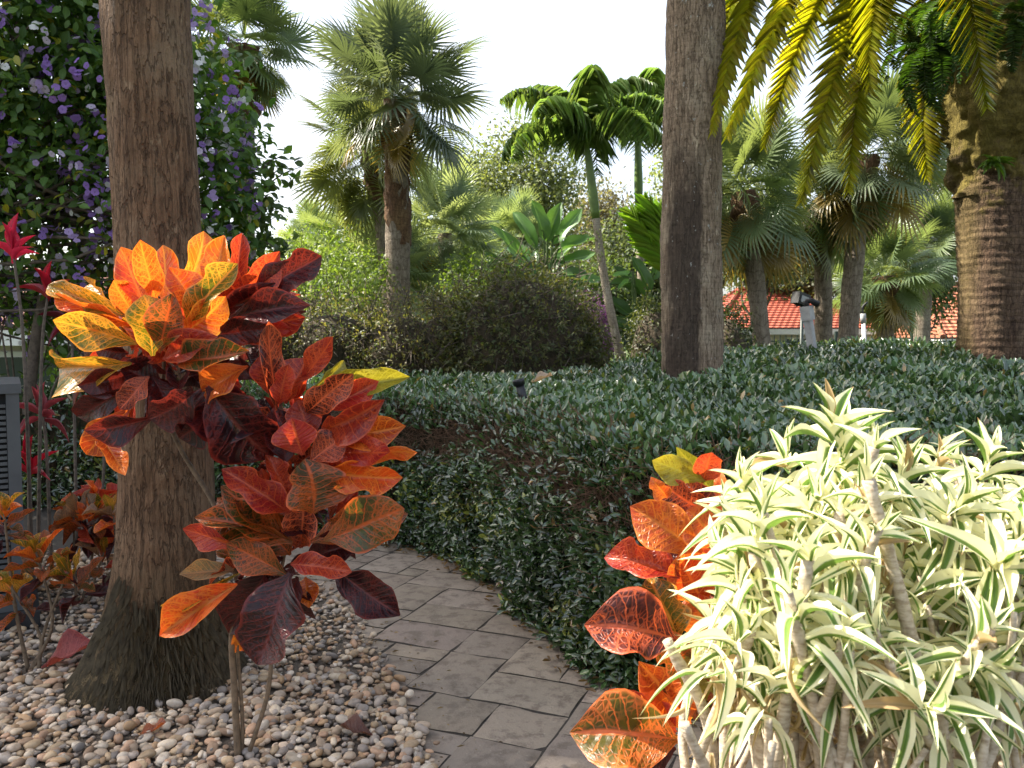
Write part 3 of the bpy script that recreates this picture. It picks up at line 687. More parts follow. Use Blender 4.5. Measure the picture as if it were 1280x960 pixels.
# ------------------------------------------------------------------ feather palms
def frond(mb, pts, L0, n=60, col=(.09, .13, .02), ang=55, wid=.022, droop=.25, seed=0, vee=.35, rach=.012, up=None, prof=((0, .55), (.15, .95), (.5, 1), (.8, .75), (1, .25)), rcol=(.30, .30, .08), clump=0.):
    """a pinnate frond along pts with n leaflets a side, appended to mb"""
    r = np.random.default_rng(seed); P = spline(pts, 40); ln = np.concatenate([[0], np.cumsum(np.linalg.norm(np.diff(P, axis=0), axis=1))]); ln /= ln[-1]
    T = norm(np.gradient(P, axis=0))
    mb.tube(P, np.linspace(rach, rach*.25, 40), 5, rcol)
    u = np.linspace(.06, .995, n); p = np.stack([np.interp(u, ln, P[:, k]) for k in range(3)], -1); t = norm(np.stack([np.interp(u, ln, T[:, k]) for k in range(3)], -1))
    upv = np.asarray(up if up is not None else A(0, 0, 1), float)
    s = norm(np.cross(t, upv)); nn = np.cross(s, t)
    tpl = leaf(4, 1, ((0, .5), (.15, 1), (.6, .8), (1, .03)), .6, droop)
    for sg in (-1, 1):
        a = np.radians(ang) * np.interp(u, [0, .6, 1], [1.15, 1, .55]) * r.uniform(.88, 1.12, n)
        d = t * np.cos(a)[:, None] + (s * sg * math.cos(vee) + nn * math.sin(vee)) * np.sin(a)[:, None] + r.normal(size=(n, 3)) * (.05 + clump)
        L = L0 * np.interp(u, [q[0] for q in prof], [q[1] for q in prof]) * r.uniform(.9, 1.08, n)
        c = np.asarray(col) * r.uniform(.75, 1.25, (n, 1)) * r.uniform(.92, 1.08, (n, 3))
        mb.inst(tpl, frames(d, nn - s * sg * .5, L, wid * r.uniform(.85, 1.15, n)), p, c)
    return mb
def arching(c, az, el, L, drop, n=6):
    """a frond's spine: leaves c at azimuth az, elevation el and bends down by drop (rad)"""
    P = [np.array(c, float)]; e = el
    for i in range(n):
        P.append(P[-1] + L / n * A(math.cos(az)*math.cos(e), math.sin(az)*math.cos(e), math.sin(e))); e -= drop / n * (1 + .4 * i / n)
    return P
MT['crown_shaft'] = plain('green_crown_shaft', (.14, .22, .05), .4, 8., .3, .1)
def christmas_palm(label, foot, top, Y, tw, seed, n=13, L=1.6):
    a, b = at(*top, Y), at(*foot, Y); base = b + (b - a) * b[2] / (a[2] - b[2]); base[2] = ground_z(0, Y)
    root = thing('christmas_palm', base, label, 'palm tree', 'slender feather palms beyond the hedge')
    P = spline([base, (base + a) / 2 + A(-.10, 0, 0) * np.sign(base[0] - a[0] + .01), a], 40); r = tw / 2 / F_PX * Y
    trunk_mesh(P[:30], np.linspace(1.25, .95, 30) * r, 20, r*.05, seed, 9, r*.04).build('trunk', MT['pale_bark'], root)
    MBs = MB().tube(P[29:], np.interp(np.linspace(0, 1, 11), [0, .25, .8, 1], [1.0, 1.25, .9, .55]) * r, 14); MBs.build('crown_shaft', MT['crown_shaft'], root)
    rr = np.random.default_rng(seed); c = P[-1]
    for i in range(n):
        el = math.radians(84 - 56 * (i / (n-1)) ** .8); az = i * 2.4 + rr.uniform(-.2, .2)
        m = MB(); frond(m, arching(c, az, el, L * rr.uniform(.9, 1.1), 1.6 + .2*rr.uniform(-1, 1)), .50, 34, A(.15, .225, .085) * rr.uniform(.8, 1.3), 60, .021, .75, seed*20+i, vee=-.15, rach=.014, rcol=(.12, .2, .05), clump=.10)
        m.build('frond', MT['feather_green'], root)
    fr = MB(); c2 = P[28]
    for i in range(60):
        p = c2 + A(*(rr.normal(size=2) * .07), -abs(rr.normal()) * .28 - .02); fr.tube([p, p + A(0, 0, -.03)], [.014, .012], 5)
    fr.build('fruit_cluster', plain('pale_green_fruit', (.35, .38, .14), .5, 20., .2, 0), root)['kind'] = 'stuff'
    return root
MT['feather_green'] = leaf_mat('green_feather_leaf', rough=.32, trans=.52, vein=.2, tmul=(1.6, 1.6, .6))
christmas_palm('slender pale palm leaning left with arching dark green fronds', (783, 455), (733, 178), 13, 10, 2)
christmas_palm('slender green feather palm partly hidden by the streaked grey trunk', (812, 400), (797, 160), 15, 9, 6, n=12, L=1.5)

# date palm
def date_palm():
    Y = 8.0; b = at(1241, 560, Y); b[2] = 0
    root = thing('date_palm', b, 'massive date palm with a mossy swollen trunk and hanging yellow lit fronds', 'palm tree')
    zz = np.linspace(0, 5.6, 330)
    rad = np.interp(zz, [0, 1.3, 1.7, 2.3, 2.8, 3.1, 3.35, 3.6, 3.9, 4.6, 5.6], [.36, .335, .315, .325, .34, .335, .385, .45, .50, .51, .42])
    cx = np.interp(zz, [0, 1.5, 3, 3.6, 5.6], [0, -.01, -.06, -.08, -.05])
    P = np.stack([b[0] + cx, np.full_like(zz, Y), zz], -1)
    k = 181
    trunk_mesh(P[:k+2], rad[:k+2], 72, .012, 8, 13., .010).build('trunk', MT['date_bark'], root, origin=b)
    _i, _a = np.meshgrid(np.arange(len(rad)-k+14), np.arange(110)/110, indexing='ij'); _i = _i - 16*vnoise(_a*9, _i*.15, 5, 9)
    trunk_mesh(P[k-14:], rad[k-14:, None] + np.interp(_i, [-20, 0, 5, 14], [-.07, -.06, .0, .02]), 110, .05, 9, 0., 0., lump=.12).build('mossy_boss', MT['date_bark'], root, origin=b)
    c = P[-1]
    # spines of the visible fronds, (pixel x, y, depth): they hang in front and to the left of the trunk
    SP = [([(1200,-95,7.9),(1090,-150,7.4),(985,-70,7.0),(925,60,6.8),(893,165,6.7)], 11),
          ([(1205,-95,7.8),(1110,-140,7.1),(1030,-50,6.7),(958,75,6.4),(912,172,6.3)], 12),
          ([(1205,-95,8.1),(1130,-120,8.1),(1060,-40,8.0),(1000,70,7.9),(957,185,7.8)], 13),
          ([(1210,-90,7.6),(1150,-110,6.9),(1098,-25,6.6),(1040,125,6.3),(1004,252,6.2)], 14),
          ([(1212,-90,7.7),(1165,-90,7.2),(1118,0,7.0),(1078,120,6.8),(1062,238,6.7)], 15),
          ([(1215,-90,7.5),(1170,-110,6.8),(1118,-50,6.4),(1094,40,6.2),(1088,112,6.15)], 16),
          ([(1238,-90,7.5),(1200,-120,6.6),(1206,-50,6.1),(1222,50,5.9),(1234,132,5.9)], 17),
          ([(1215,-60,8.2),(1185,-40,8.3),(1168,40,8.3),(1160,120,8.2),(1160,222,8.1)], 18),
          ([(1205,-95,8.3),(1080,-130,8.6),(960,-60,8.8),(900,60,8.8),(862,170,8.8)], 19),
          ([(1255,-90,7.6),(1330,-130,7.0),(1400,-60,6.8),(1430,40,6.7),(1440,140,6.7)], 21),
          ([(1240,-100,8.4),(1262,-160,9.2),(1290,-80,9.8),(1300,60,10.0),(1304,170,10.0)], 22)]
    for pts, sd in SP:
        r = np.random.default_rng(sd); m = MB()
        Pw = [at(*q) for q in pts]
        view = norm(np.mean(Pw, axis=0) - A(0, 0, CAM_Z))
        upv = norm(-view * .75 + A(-.35, .1, .65) + A(r.uniform(-.3, .3), 0, 0))
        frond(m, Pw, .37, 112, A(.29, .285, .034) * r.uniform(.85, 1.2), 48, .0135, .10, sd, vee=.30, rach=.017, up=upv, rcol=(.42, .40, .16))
        m.build('frond', MT['feather'], root)
    for i in range(10):   # the rest of the crown, above the picture
        r = np.random.default_rng(100 + i); m = MB(); el = math.radians(82 - 50 * i / 9); az = -1.0 + (i * 1.9) % 2.6
        frond(m, arching(c, az, el, 2.9, 1.5), .38, 50, A(.11, .14, .02) * r.uniform(.85, 1.2), 50, .03, .12, 50+i, vee=.35, rach=.017, rcol=(.42, .40, .16))
        m.build('frond', MT['feather'], root)
date_palm()
MT['fern'] = leaf_mat('fern_leaf', rough=.5, trans=.4, tmul=(1.6, 1.7, .4))
def fern(px_, py_, Y, n, L, label, seed, down=.2, col=(.10, .17, .03), wid=.022):
    c = at(px_, py_, Y); r = np.random.default_rng(seed)
    root = thing('fern', c, label, 'fern', 'ferns growing on the date palm')
    m = MB(); tpl = leaf(5, 1, ((0, .3), (.3, 1), (.7, .8), (1, .05)), .3, .45)
    for i in range(n):
        az = r.uniform(-PI, 0); el = r.uniform(-.5, 1.0) - down
        d = A(math.cos(az)*math.cos(el), math.sin(az)*math.cos(el)*.6 - .25, math.sin(el))
        if L > .3: frond(m, arching(c + r.normal(size=3)*.05, az, el, L*r.uniform(.7, 1.1), 1.9), L*.16, 22, A(*col)*r.uniform(.7, 1.3), 70, .018, .1, seed*50+i, rach=.004, rcol=(.08, .1, .02))
        else: m.inst(tpl, frames(d[None], A([0, -.3, 1.]) , L*r.uniform(.6, 1.1), wid), (c + r.normal(size=3)*.015)[None], A(col)*r.uniform(.7, 1.3))
    m.build('foliage', MT['fern'], root)
fern(1241, 205, 7.62, 26, .20, 'small bright green fern tuft sprouting from the bare date palm trunk', 1, wid=.030)
fern(1160, 70, 7.62, 24, .62, 'large shaggy dark fern hanging off the left side of the mossy trunk', 2, .5, (.05, .10, .02))
fern(1178, 20, 7.5, 20, .55, 'feathery fern high on the mossy trunk under the fronds', 3, .3, (.07, .13, .025))
fern(1270, 30, 7.5, 14, .5, 'dark fern tucked behind the bright hanging frond at the frame edge', 4, .4, (.05, .09, .02))
fern(1135, 45, 8.3, 16, .6, 'wispy fern trailing away from the date palm against the sky', 5, .2, (.06, .10, .02))

# ------------------------------------------------------------------ paddle-leaved clumps
def paddle_plant(label, foot, Y, specs, seed, name='bird_of_paradise'):
    """specs: (base px, tip px, width px, shade)"""
    b = at(foot[0], foot[1], Y); b[2] = ground_z(0, Y); root = thing(name, b, label, 'plant', 'broad leaved tropical plants beyond the hedge'); r = np.random.default_rng(seed)
    m, st = MB(), MB()
    T = [leaf(8, 2, ((0, .12), (.12, .75), (.4, 1), (.75, .85), (.93, .45), (1, .03)), f, d, .05, i) for i, (f, d) in enumerate(((.3, .1), (.5, .25), (.15, -.05)))]
    for i, (p0, p1, w, sh) in enumerate(specs):
        dy = r.uniform(-.35, .35); a, c = at(*p0, Y + dy), at(*p1, Y + dy + r.uniform(-.3, .3))
        d = c - a; L = np.linalg.norm(d); v = norm(A(0, 0, CAM_Z) - a); nr = v * .7 + A(r.uniform(-.9, .5), 0, .7)
        m.inst(T[i % 3], frames(d[None], nr[None], L, px(w, Y)), a[None], A(.085, .17, .055) * sh * r.uniform(.85, 1.2))
        foot_ = b + A(r.uniform(-.15, .15), r.uniform(-.1, .1), 0)
        st.tube(spline([foot_, foot_ * .4 + a * .6 + A(0, 0, -.05), a, a + d * .25], 12), np.linspace(.035, .012, 12), 6)
    m.build('foliage', MT['paddle'], root); st.build('stem', MT['shoot'], root)
S1 = [((680,300),(668,248),20,1.3),((684,302),(700,250),20,1.2),((690,305),(728,262),20,1.4),((695,318),(748,290),18,1.0),((670,310),(640,258),18,1.1),
      ((660,330),(612,282),18,1.2),((650,345),(600,330),20,1.0),((665,335),(632,300),20,1.5),((690,330),(745,318),18,1.3),((700,345),(735,340),18,.9),
      ((640,370),(622,318),18,.8),((655,350),(640,330),18,1.5),((700,330),(718,295),18,1.3),((675,345),(664,308),20,1.1),((680,360),(700,322),18,.8),((640,360),(600,362),16,.9),((630,350),(608,312),16,1.0),((715,350),(752,350),14,1.6)]
paddle_plant('big bird of paradise clump with upright glossy paddle leaves behind the clipped mound', (690, 480), 16, S1, 3)
S2 = [((800,380),(770,328),18,.8),((806,372),(762,345),16,1.0),((795,400),(752,368),20,.7),((812,365),(792,318),16,.9),((800,420),(765,395),22,.6),((815,350),(830,320),14,1.1),((792,345),(764,342),9,2.6),((790,352),(770,360),7,2.4),((800,400),(790,360),18,.7)]
paddle_plant('smaller paddle leaved plant with a few yellowing leaves beside the leaning slender palm', (806, 470), 14, S2, 4)
# bright young palm leaf beside the streaked trunk
def young_palm():
    Y = 11.; b = at(845, 470, Y); b[2] = 0
    root = thing('young_palm', b, 'young palm with vivid yellow green upright leaflets next to the streaked grey trunk', 'palm tree'); m = MB()
    c = at(838, 352, Y)
    for i, (p, q) in enumerate((((815,318),(786,268)), ((820,300),(806,252)), ((826,300),(824,262)))):
        frond(m, [c, at(*p, Y), at(*q, Y - .1)], .5, 26, A(.26, .40, .06), 20, .034, .15, 70 + i, rach=.012, up=A(.2, -.8, .5), rcol=(.2, .3, .06))
    m.build('foliage', MT['fern'], root)
    MB().tube([b, c], [.05, .03], 10).build('trunk', MT['pale_bark'], root)
young_palm()
def areca():
    Y = 19.; b = at(1165, 440, Y); b[2] = ground_z(0, Y); root = thing('areca_palm', b, 'low feathery bright green palm clump left of the date palm trunk', 'palm tree'); m = MB(); r = np.random.default_rng(8)
    for i in range(30):
        frond(m, arching(b + A(r.uniform(-.5, .5), r.uniform(-.3, .3), .5), r.uniform(0, 2*PI), r.uniform(.6, 1.45), r.uniform(1.3, 1.9), 1.6), .40, 24, A(.06, .17, .03) * r.uniform(.7, 1.4), 48, .045, .2, 200+i, rach=.012, rcol=(.12, .2, .05))
    m.build('foliage', MT['fern'], root)
areca()

# ------------------------------------------------------------------ shrubs and trees with small leaves
def leaf_cloud(mb, blobs, n, size, c1, c2, tpl, clump=.16, shell=.55, aspect=.5, per=14, sat=.3, cut=None):
    """leaves in clumps through ellipsoid blobs [(centre, radii)]"""
    vol = np.array([np.prod(b[1]) ** (2/3) for b in blobs]); vol /= vol.sum()
    for (c, R), w in zip(blobs, vol):
        k = max(3, int(n * w / per)); q = rdir(k) * (U(0, 1, (k, 1)) ** (1/3) * (1 - shell) + shell * U(.75, 1.05, (k, 1)))
        q *= (1 + .35 * (n3(q, 2.3, int(abs(c[0]*10)) % 17) - .5)[:, None]); C = np.asarray(c) + q * np.asarray(R)
        pos = np.repeat(C, per, 0) + rng.normal(size=(k*per, 3)) * clump; out = np.repeat(norm(q), per, 0); N = len(pos)
        if cut is not None: m = cut(pos); pos, out = pos[m], out[m]; N = len(pos)
        d = norm(out * .5 + rdir(N) * .9 + A(0, 0, -.15)); nr = norm(out * .5 + A(0, 0, .6) + rdir(N) * .6)
        L = size * U(.7, 1.25, N)
        mb.inst(tpl, frames(d, nr, L, L * aspect), pos, tints(N, c1, c2, sat))
SMALL = leaf(2, 1, ((0, .1), (.45, 1), (1, .06)), .25, .15)
OVAL = leaf(3, 1, ((0, .12), (.25, .75), (.5, 1), (.8, .7), (1, .06)), .2, .2)
def twiggy(mb, base, ends, r0, r1, n=6, wob=.12):
    for e in ends:
        mid = (base + e) / 2 + rng.normal(size=3) * wob * np.linalg.norm(e - base) * .5; mb.tube(spline([base, mid, e], n), np.linspace(r0, r1, n), 5)
def shrub(name, label, cat, blobs, n, size, c1, c2, Y=None, mat='leaf', tpl=OVAL, clump=.1, shell=.7, stems=24, group=None, per=10, aspect=.5, twigs=0, core=.0):
    c0 = np.mean([b[0] for b in blobs], axis=0); base = A(c0[0], c0[1], float(ground_z(0, c0[1])))
    root = thing(name, base, label, cat, group)
    mb = MB(); leaf_cloud(mb, blobs, n, size, c1, c2, tpl, clump, shell, aspect, per); mb.build('foliage', MT[mat], root)
    st = MB()
    for c, R in blobs:
        b = A(c[0], c[1], base[2]); k = max(4, int(stems / len(blobs)))
        ends = np.asarray(c) + rdir(k) * np.asarray(R) * .85
        for e in ends: twiggy(st, b + A(rng.normal()*R[0]*.35, rng.normal()*R[1]*.3, 0), [e], .02, .006)
        if twigs:
            q = rdir(twigs) * U(.8, 1.02, (twigs, 1)); pos = np.asarray(c) + q * np.asarray(R)
            for p, v in zip(pos, q): st.tube([p, p + (v * .5 + rng.normal(size=3) * .6) * .22], [.006, .003], 4)
    st.build('stem', MT['branch'], root)
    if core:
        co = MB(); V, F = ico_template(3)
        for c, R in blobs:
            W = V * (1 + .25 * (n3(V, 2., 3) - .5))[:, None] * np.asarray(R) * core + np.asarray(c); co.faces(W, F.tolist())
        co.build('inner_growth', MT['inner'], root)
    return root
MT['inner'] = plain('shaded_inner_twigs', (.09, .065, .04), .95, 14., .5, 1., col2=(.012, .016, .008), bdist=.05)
def ico_template(sub):
    import bmesh
    b = bmesh.new(); bmesh.ops.create_icosphere(b, subdivisions=sub, radius=1.); V = A(*[v.co[:] for v in b.verts]); F = np.array([[v.index for v in f.verts] for f in b.faces]); b.free(); return V, F
BR1, BR2 = (.07, .11, .034), (.24, .20, .085)
Y = 11.
cm = at(652, 430, Y)
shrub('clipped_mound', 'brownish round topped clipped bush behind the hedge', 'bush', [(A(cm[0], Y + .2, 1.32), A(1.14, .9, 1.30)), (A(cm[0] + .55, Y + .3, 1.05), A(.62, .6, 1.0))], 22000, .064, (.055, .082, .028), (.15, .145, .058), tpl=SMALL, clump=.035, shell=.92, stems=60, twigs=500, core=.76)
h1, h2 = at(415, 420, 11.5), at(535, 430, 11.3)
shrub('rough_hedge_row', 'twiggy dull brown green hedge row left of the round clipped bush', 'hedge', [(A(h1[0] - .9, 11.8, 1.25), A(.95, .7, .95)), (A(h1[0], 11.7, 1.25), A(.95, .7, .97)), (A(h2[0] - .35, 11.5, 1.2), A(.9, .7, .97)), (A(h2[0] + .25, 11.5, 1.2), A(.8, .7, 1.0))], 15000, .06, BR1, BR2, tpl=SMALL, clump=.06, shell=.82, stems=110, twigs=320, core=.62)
c3 = at(815, 410, 12)
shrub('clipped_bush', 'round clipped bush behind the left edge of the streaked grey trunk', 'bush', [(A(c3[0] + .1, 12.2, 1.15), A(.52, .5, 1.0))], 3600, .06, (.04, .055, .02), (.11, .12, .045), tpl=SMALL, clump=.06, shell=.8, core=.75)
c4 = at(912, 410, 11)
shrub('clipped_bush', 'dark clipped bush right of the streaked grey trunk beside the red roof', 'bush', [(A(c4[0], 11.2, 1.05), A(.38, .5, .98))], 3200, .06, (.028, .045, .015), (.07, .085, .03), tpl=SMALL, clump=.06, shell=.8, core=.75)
c5 = at(733, 370, 17.5)
shrub('bougainvillea', 'mauve flowering bush between the clipped mound and the leaning slender palm', 'bush', [(A(c5[0], 17.5, 1.6), A(.55, .4, .75))], 2200, .10, (.18, .05, .16), (.34, .14, .30), mat='flower', tpl=SMALL, clump=.1, shell=.6)
MT['lit_hedge'] = MT['leaf']
y0 = 15.0
shrub('low_hedge', 'low bright yellow green hedge strip in sun beyond the posts', 'hedge', [(A(x, y0 + .1*i, .98), A(.9, .5, .40)) for i, x in enumerate(np.linspace(5.2, 8.2, 4))], 6000, .07, (.10, .16, .03), (.22, .26, .05), tpl=SMALL, clump=.06, shell=.8, core=.8)
shrub('low_hedge', 'low sunlit hedge strip seen under the slender leaning palm', 'hedge', [(A(x, 13.4, .72), A(.75, .45, .45)) for x in (1.3, 2.1)], 3000, .07, (.06, .11, .02), (.18, .24, .04), tpl=SMALL, clump=.06, shell=.8, core=.8)
shrub('low_hedge', 'dark green low hedge in front of the red roofed house', 'hedge', [(A(x, 15.5, .75), A(.9, .5, .55)) for x in (4.0, 5.2, 6.4)], 4200, .08, (.03, .07, .02), (.07, .12, .04), tpl=SMALL, clump=.06, shell=.8, core=.8)
# yellow green garden shrubs behind the row
for (p, Yd, R, lab, k) in (((405, 330), 17, (1.0, .7, .85), 'light green leafy shrub above the left end of the rough hedge row', 0), ((440, 350), 15, (.8, .6, .6), 'yellow green shrub just above the rough hedge row', 1), ((600, 360), 15.5, (.7, .5, .7), 'mid green shrub between the fan palm trunks and the clipped mound', 2)):
    c = at(*p, Yd); shrub('garden_shrub', lab, 'bush', [(c, A(*R)), (A(c[0] + .3, c[1], c[2] * .55), A(R[0]*.9, R[1], R[2]))], 3600, .085, (.08, .14, .03), (.20, .27, .06), clump=.1, shell=.6)

def big_tree(label, crown, foot, n, size, c1, c2, seed, blobs=9, group='big trees far beyond the garden', aspect=.55, limbs=9, gap=.0, name='oak_tree', shell=.5):
    """crown = (centre, radii); built of uneven sub-crowns on real limbs"""
    r = np.random.default_rng(seed); c, R = np.asarray(crown[0], float), np.asarray(crown[1], float)
    b = np.asarray(foot, float); root = thing(name, b, label, 'tree', group)
    bl = []
    for i in range(blobs):
        q = norm(r.normal(size=3)) * r.uniform(.35, .85); bl.append((c + q * R, R * r.uniform(.28, .48)))
    mb = MB(); leaf_cloud(mb, bl, int(n * 2.2), size * .62, c1, c2, OVAL, clump=size*1.5, shell=shell, aspect=aspect, per=16)
    mb.build('crown', MT['oak'], root)
    tr = MB(); fork = b + (c - b) * .5 + A(0, 0, -.1)
    tr.tube(spline([b, (b + fork) / 2 + r.normal(size=3) * .12, fork], 10), np.linspace(.055, .035, 10) * max(R[0], 3), 10)
    for cc, rr in bl:
        twiggy(tr, fork, [cc], .028 * R[0], .006 * R[0], 8, .22)
        for _ in range(3): twiggy(tr, cc, [cc + r.normal(size=3) * rr * .55], .009 * R[0], .003 * R[0], 5, .2)
    tr.build('trunk', MT['branch'], root)
    return root
def tree_px(label, cpx, Y, rpx, n, size, c1, c2, seed, **k):
    c = at(*cpx, Y); R = A(px(rpx[0], Y), px(rpx[0], Y) * .6, px(rpx[1], Y)); big_tree(label, (c, R), A(c[0] + k.pop('dx', 0.3), Y, float(ground_z(0, Y))), n, size, c1, c2, seed, **k)
OL1, OL2 = (.13, .165, .08), (.25, .275, .13)
tree_px('hazy olive tree rising behind the paddle leaved plant', (650, 262), 30, (90, 88), 6500, .26, OL1, OL2, 1, blobs=15)
tree_px('wide olive tree behind the low blue green fan palm', (560, 285), 33, (85, 85), 6500, .28, OL1, OL2, 2, blobs=14)
tree_px('grey brown bare looking tree behind the slender leaning palm', (760, 300), 34, (75, 90), 5000, .24, (.16, .14, .10), (.24, .22, .16), 3, blobs=14)
tree_px('olive tree behind the streaked grey trunk', (880, 280), 32, (85, 90), 5500, .28, OL1, OL2, 4, blobs=13)
tree_px('spreading oak over the red roofed house', (1010, 325), 38, (120, 45), 5000, .30, (.08, .10, .05), (.15, .17, .08), 5, blobs=12)
tree_px('airy grey oak whose open crown shows blue sky left of the date palm', (1150, 235), 28, (80, 80), 4200, .22, (.11, .12, .08), (.19, .20, .13), 6, blobs=12)
tree_px('airy grey oak whose crown shows right of the date palm trunk', (1310, 250), 26, (75, 120), 4200, .22, (.08, .10, .06), (.15, .17, .10), 7, blobs=12)
tree_px('dense tree low behind the fan palms in front of the houses', (1140, 345), 27, (70, 55), 4200, .24, (.06, .10, .045), (.12, .16, .07), 8, blobs=9)
tree_px('far round tree at the end of the rough hedge row', (385, 325), 36, (65, 42), 3600, .28, (.12, .16, .06), (.20, .24, .10), 9, blobs=9)
tree_px('mid green tree filling the gap behind the clipped mound', (690, 370), 25, (110, 65), 6500, .24, (.07, .11, .045), (.14, .19, .075), 10, blobs=13)
tree_px('broad green tree behind the left fan palms and the rough hedge row', (470, 360), 28, (120, 60), 6500, .24, (.07, .11, .05), (.15, .19, .08), 11, blobs=13)
tree_px('hazy tree between the slender leaning palm and the streaked grey trunk', (800, 360), 26, (70, 70), 5000, .24, (.08, .11, .055), (.15, .18, .09), 12, blobs=11)
tree_px('grey green tree behind the fan palm with the leaning trunk', (945, 300), 29, (70, 62), 4600, .24, (.09, .12, .065), (.16, .19, .10), 13, blobs=11)

# ------------------------------------------------------------------ houses, fence
def tile_mat(name, c1, c2):
    t = NT(name); uv = t.n('UVMap'); u = t.n('SeparateXYZ', {0: uv}, out=0); v = t.n('SeparateXYZ', {0: uv}, out=1)
    fr = t.math('FRACT', t.math('MULTIPLY', v, 3.2)); row = t.ramp(fr, .0, .22)
    col = t.math('ABSOLUTE', t.math('SUBTRACT', t.math('FRACT', t.math('MULTIPLY', u, 4.)), .5))
    nz = t.noise(t.obj(), 2.5, 4.)
    c = t.mix(nz, c1 + (1,), c2 + (1,)); c = t.mix(t.math('SUBTRACT', 1., row), c, tuple(a * .35 for a in c1) + (1,))
    h = t.math('ADD', t.math('MULTIPLY', fr, -.5), t.math('MULTIPLY', col, 1.5))
    return t.done(t.pbsdf(c, .75, t.bump(h, 1., .08), .3))
MT['red_tile'] = tile_mat('red_roof_tile', (.46, .12, .07), (.34, .085, .06))
MT['orange_tile'] = tile_mat('orange_roof_tile', (.52, .20, .11), (.40, .14, .08))
MT['dull_tile'] = tile_mat('muted_roof_tile', (.30, .15, .11), (.20, .10, .08))  # darker, duller variant of the red tile colours
MT['stucco'] = plain('pale_stucco', (.62, .57, .48), .9, 5., .15, .15)
MT['fascia'] = plain('white_fascia', (.78, .77, .74), .6, 8., .08, .0)
MT['glass'] = plain('dark_window_glass', (.03, .04, .05), .08, 3., .1, 0)
MT['frame_w'] = plain('window_frame_white', (.7, .7, .68), .5, 8., .05, 0)
def roof_face(mb, q):
    """quad eave-left, eave-right, ridge-right, ridge-left -> rows of tiles with a true step at each course"""
    a, b, c, d = [np.asarray(v, float) for v in q]; up = np.cross(b - a, d - a); up = up / np.linalg.norm(up); H = np.linalg.norm((d - a)); rows = max(4, int(H / .32))
    for i in range(rows):
        t0, t1 = i / rows, (i + 1.12) / rows; t1 = min(t1, 1.)
        p = [a + (d - a) * t0 + up * .055, b + (c - b) * t0 + up * .055, b + (c - b) * t1 + up * .01, a + (d - a) * t1 + up * .01]
        W = np.linalg.norm(p[1] - p[0]); W2 = np.linalg.norm(p[2] - p[3]); o = np.linalg.norm(a + (d - a)*t0 - a) * .0
        k = len(mb.V)
        mb.faces(p + [p[0] - up * .06, p[1] - up * .06], [(0, 1, 2, 3), (4, 5, 1, 0)], [(0, t0*H), (W, t0*H), (W2, t1*H), (0, t1*H), (0, t0*H), (W, t0*H)])
def house(label, x0, x1, y, depth, eave, rise, base, tile, seed, gab=1.6, wins=3):
    root = thing('house', ((x0+x1)/2, y, base), label, 'house', 'tile roofed houses around the garden'); o = .55
    w = MB(); w.box(((x0+x1)/2, y + depth/2, (base + eave)/2), (x1-x0, depth, eave-base)); w.build('wall', MT['stucco'], root, smooth=False)
    e = [A(x0-o, y-o, eave), A(x1+o, y-o, eave), A(x1+o, y+depth+o, eave), A(x0-o, y+depth+o, eave)]
    r0, r1 = A(x0-o+gab, y+depth/2, eave+rise), A(x1+o-gab, y+depth/2, eave+rise)
    m = MB(); roof_face(m, (e[0], e[1], r1, r0)); roof_face(m, (e[2], e[3], r0, r1)); roof_face(m, (e[1], e[2], r1, r1)); roof_face(m, (e[3], e[0], r0, r0))
    m.tube([r0 + A(0,0,.06), r1 + A(0,0,.06)], .11, 8)
    for p, q in ((e[0], r0), (e[3], r0), (e[1], r1), (e[2], r1)): m.tube([p + A(0,0,.07), q + A(0,0,.07)], .10, 8)
    rf = m.build('roof', MT[tile], root, smooth=False)
    f = MB(); f.box(((x0+x1)/2, y-o+.03, eave-.12), (x1-x0+2*o-.02, .05, .22)); f.box((x0-o+.03, y+depth/2, eave-.12), (.05, depth+2*o-.14, .22)); f.box((x1+o-.03, y+depth/2, eave-.12), (.05, depth+2*o-.14, .22))
    f.build('fascia', MT['fascia'], root, smooth=False)
    for i in range(wins):
        wx = x0 + (x1-x0) * (i + .7) / (wins + .4); z = eave - .35 - .6
        wd = MB().box((wx, y-.03, z), (1.25, .06, 1.25)).build('window', MT['frame_w'], root, smooth=False)
        g = MB()
        for sx in (-.29, .29): g.box((wx+sx, y-.064, z), (.5, .012, 1.08))
        go = g.build('pane', MT['glass'], root, smooth=False); go.parent = wd; go.location = (0, 0, 0)
a = at(925, 411, 34); b = at(1075, 411, 34)
house('low house with a red tiled roof and pale walls behind the dark picket fence', a[0]-.6, b[0]+.6, 34, 8, a[2], 1.75, -.92, 'red_tile', 1, gab=2.2)
a = at(1000, 400, 44); b = at(1085, 400, 44)
house('orange roofed house wing seen between the fan palm trunks', a[0], b[0], 46, 8, at(1000, 402, 46)[2], 1.9, -.92, 'orange_tile', 3, gab=2.0, wins=2)
a = at(1188, 424, 30)
house('house with an orange tiled roof showing either side of the date palm trunk', a[0], a[0] + 9, 30, 8, 1.4, 2.1, -.92, 'orange_tile', 2, gab=1.2)
house('low pale house with red roof tiles behind the purple flowering tree', -10.2, -5.9, 12.6, 5, 1.62, .95, 0, 'dull_tile', 4, gab=1.2, wins=2)
MT['iron'] = plain('dark_green_iron', (.018, .035, .028), .45, 20., .2, .05)
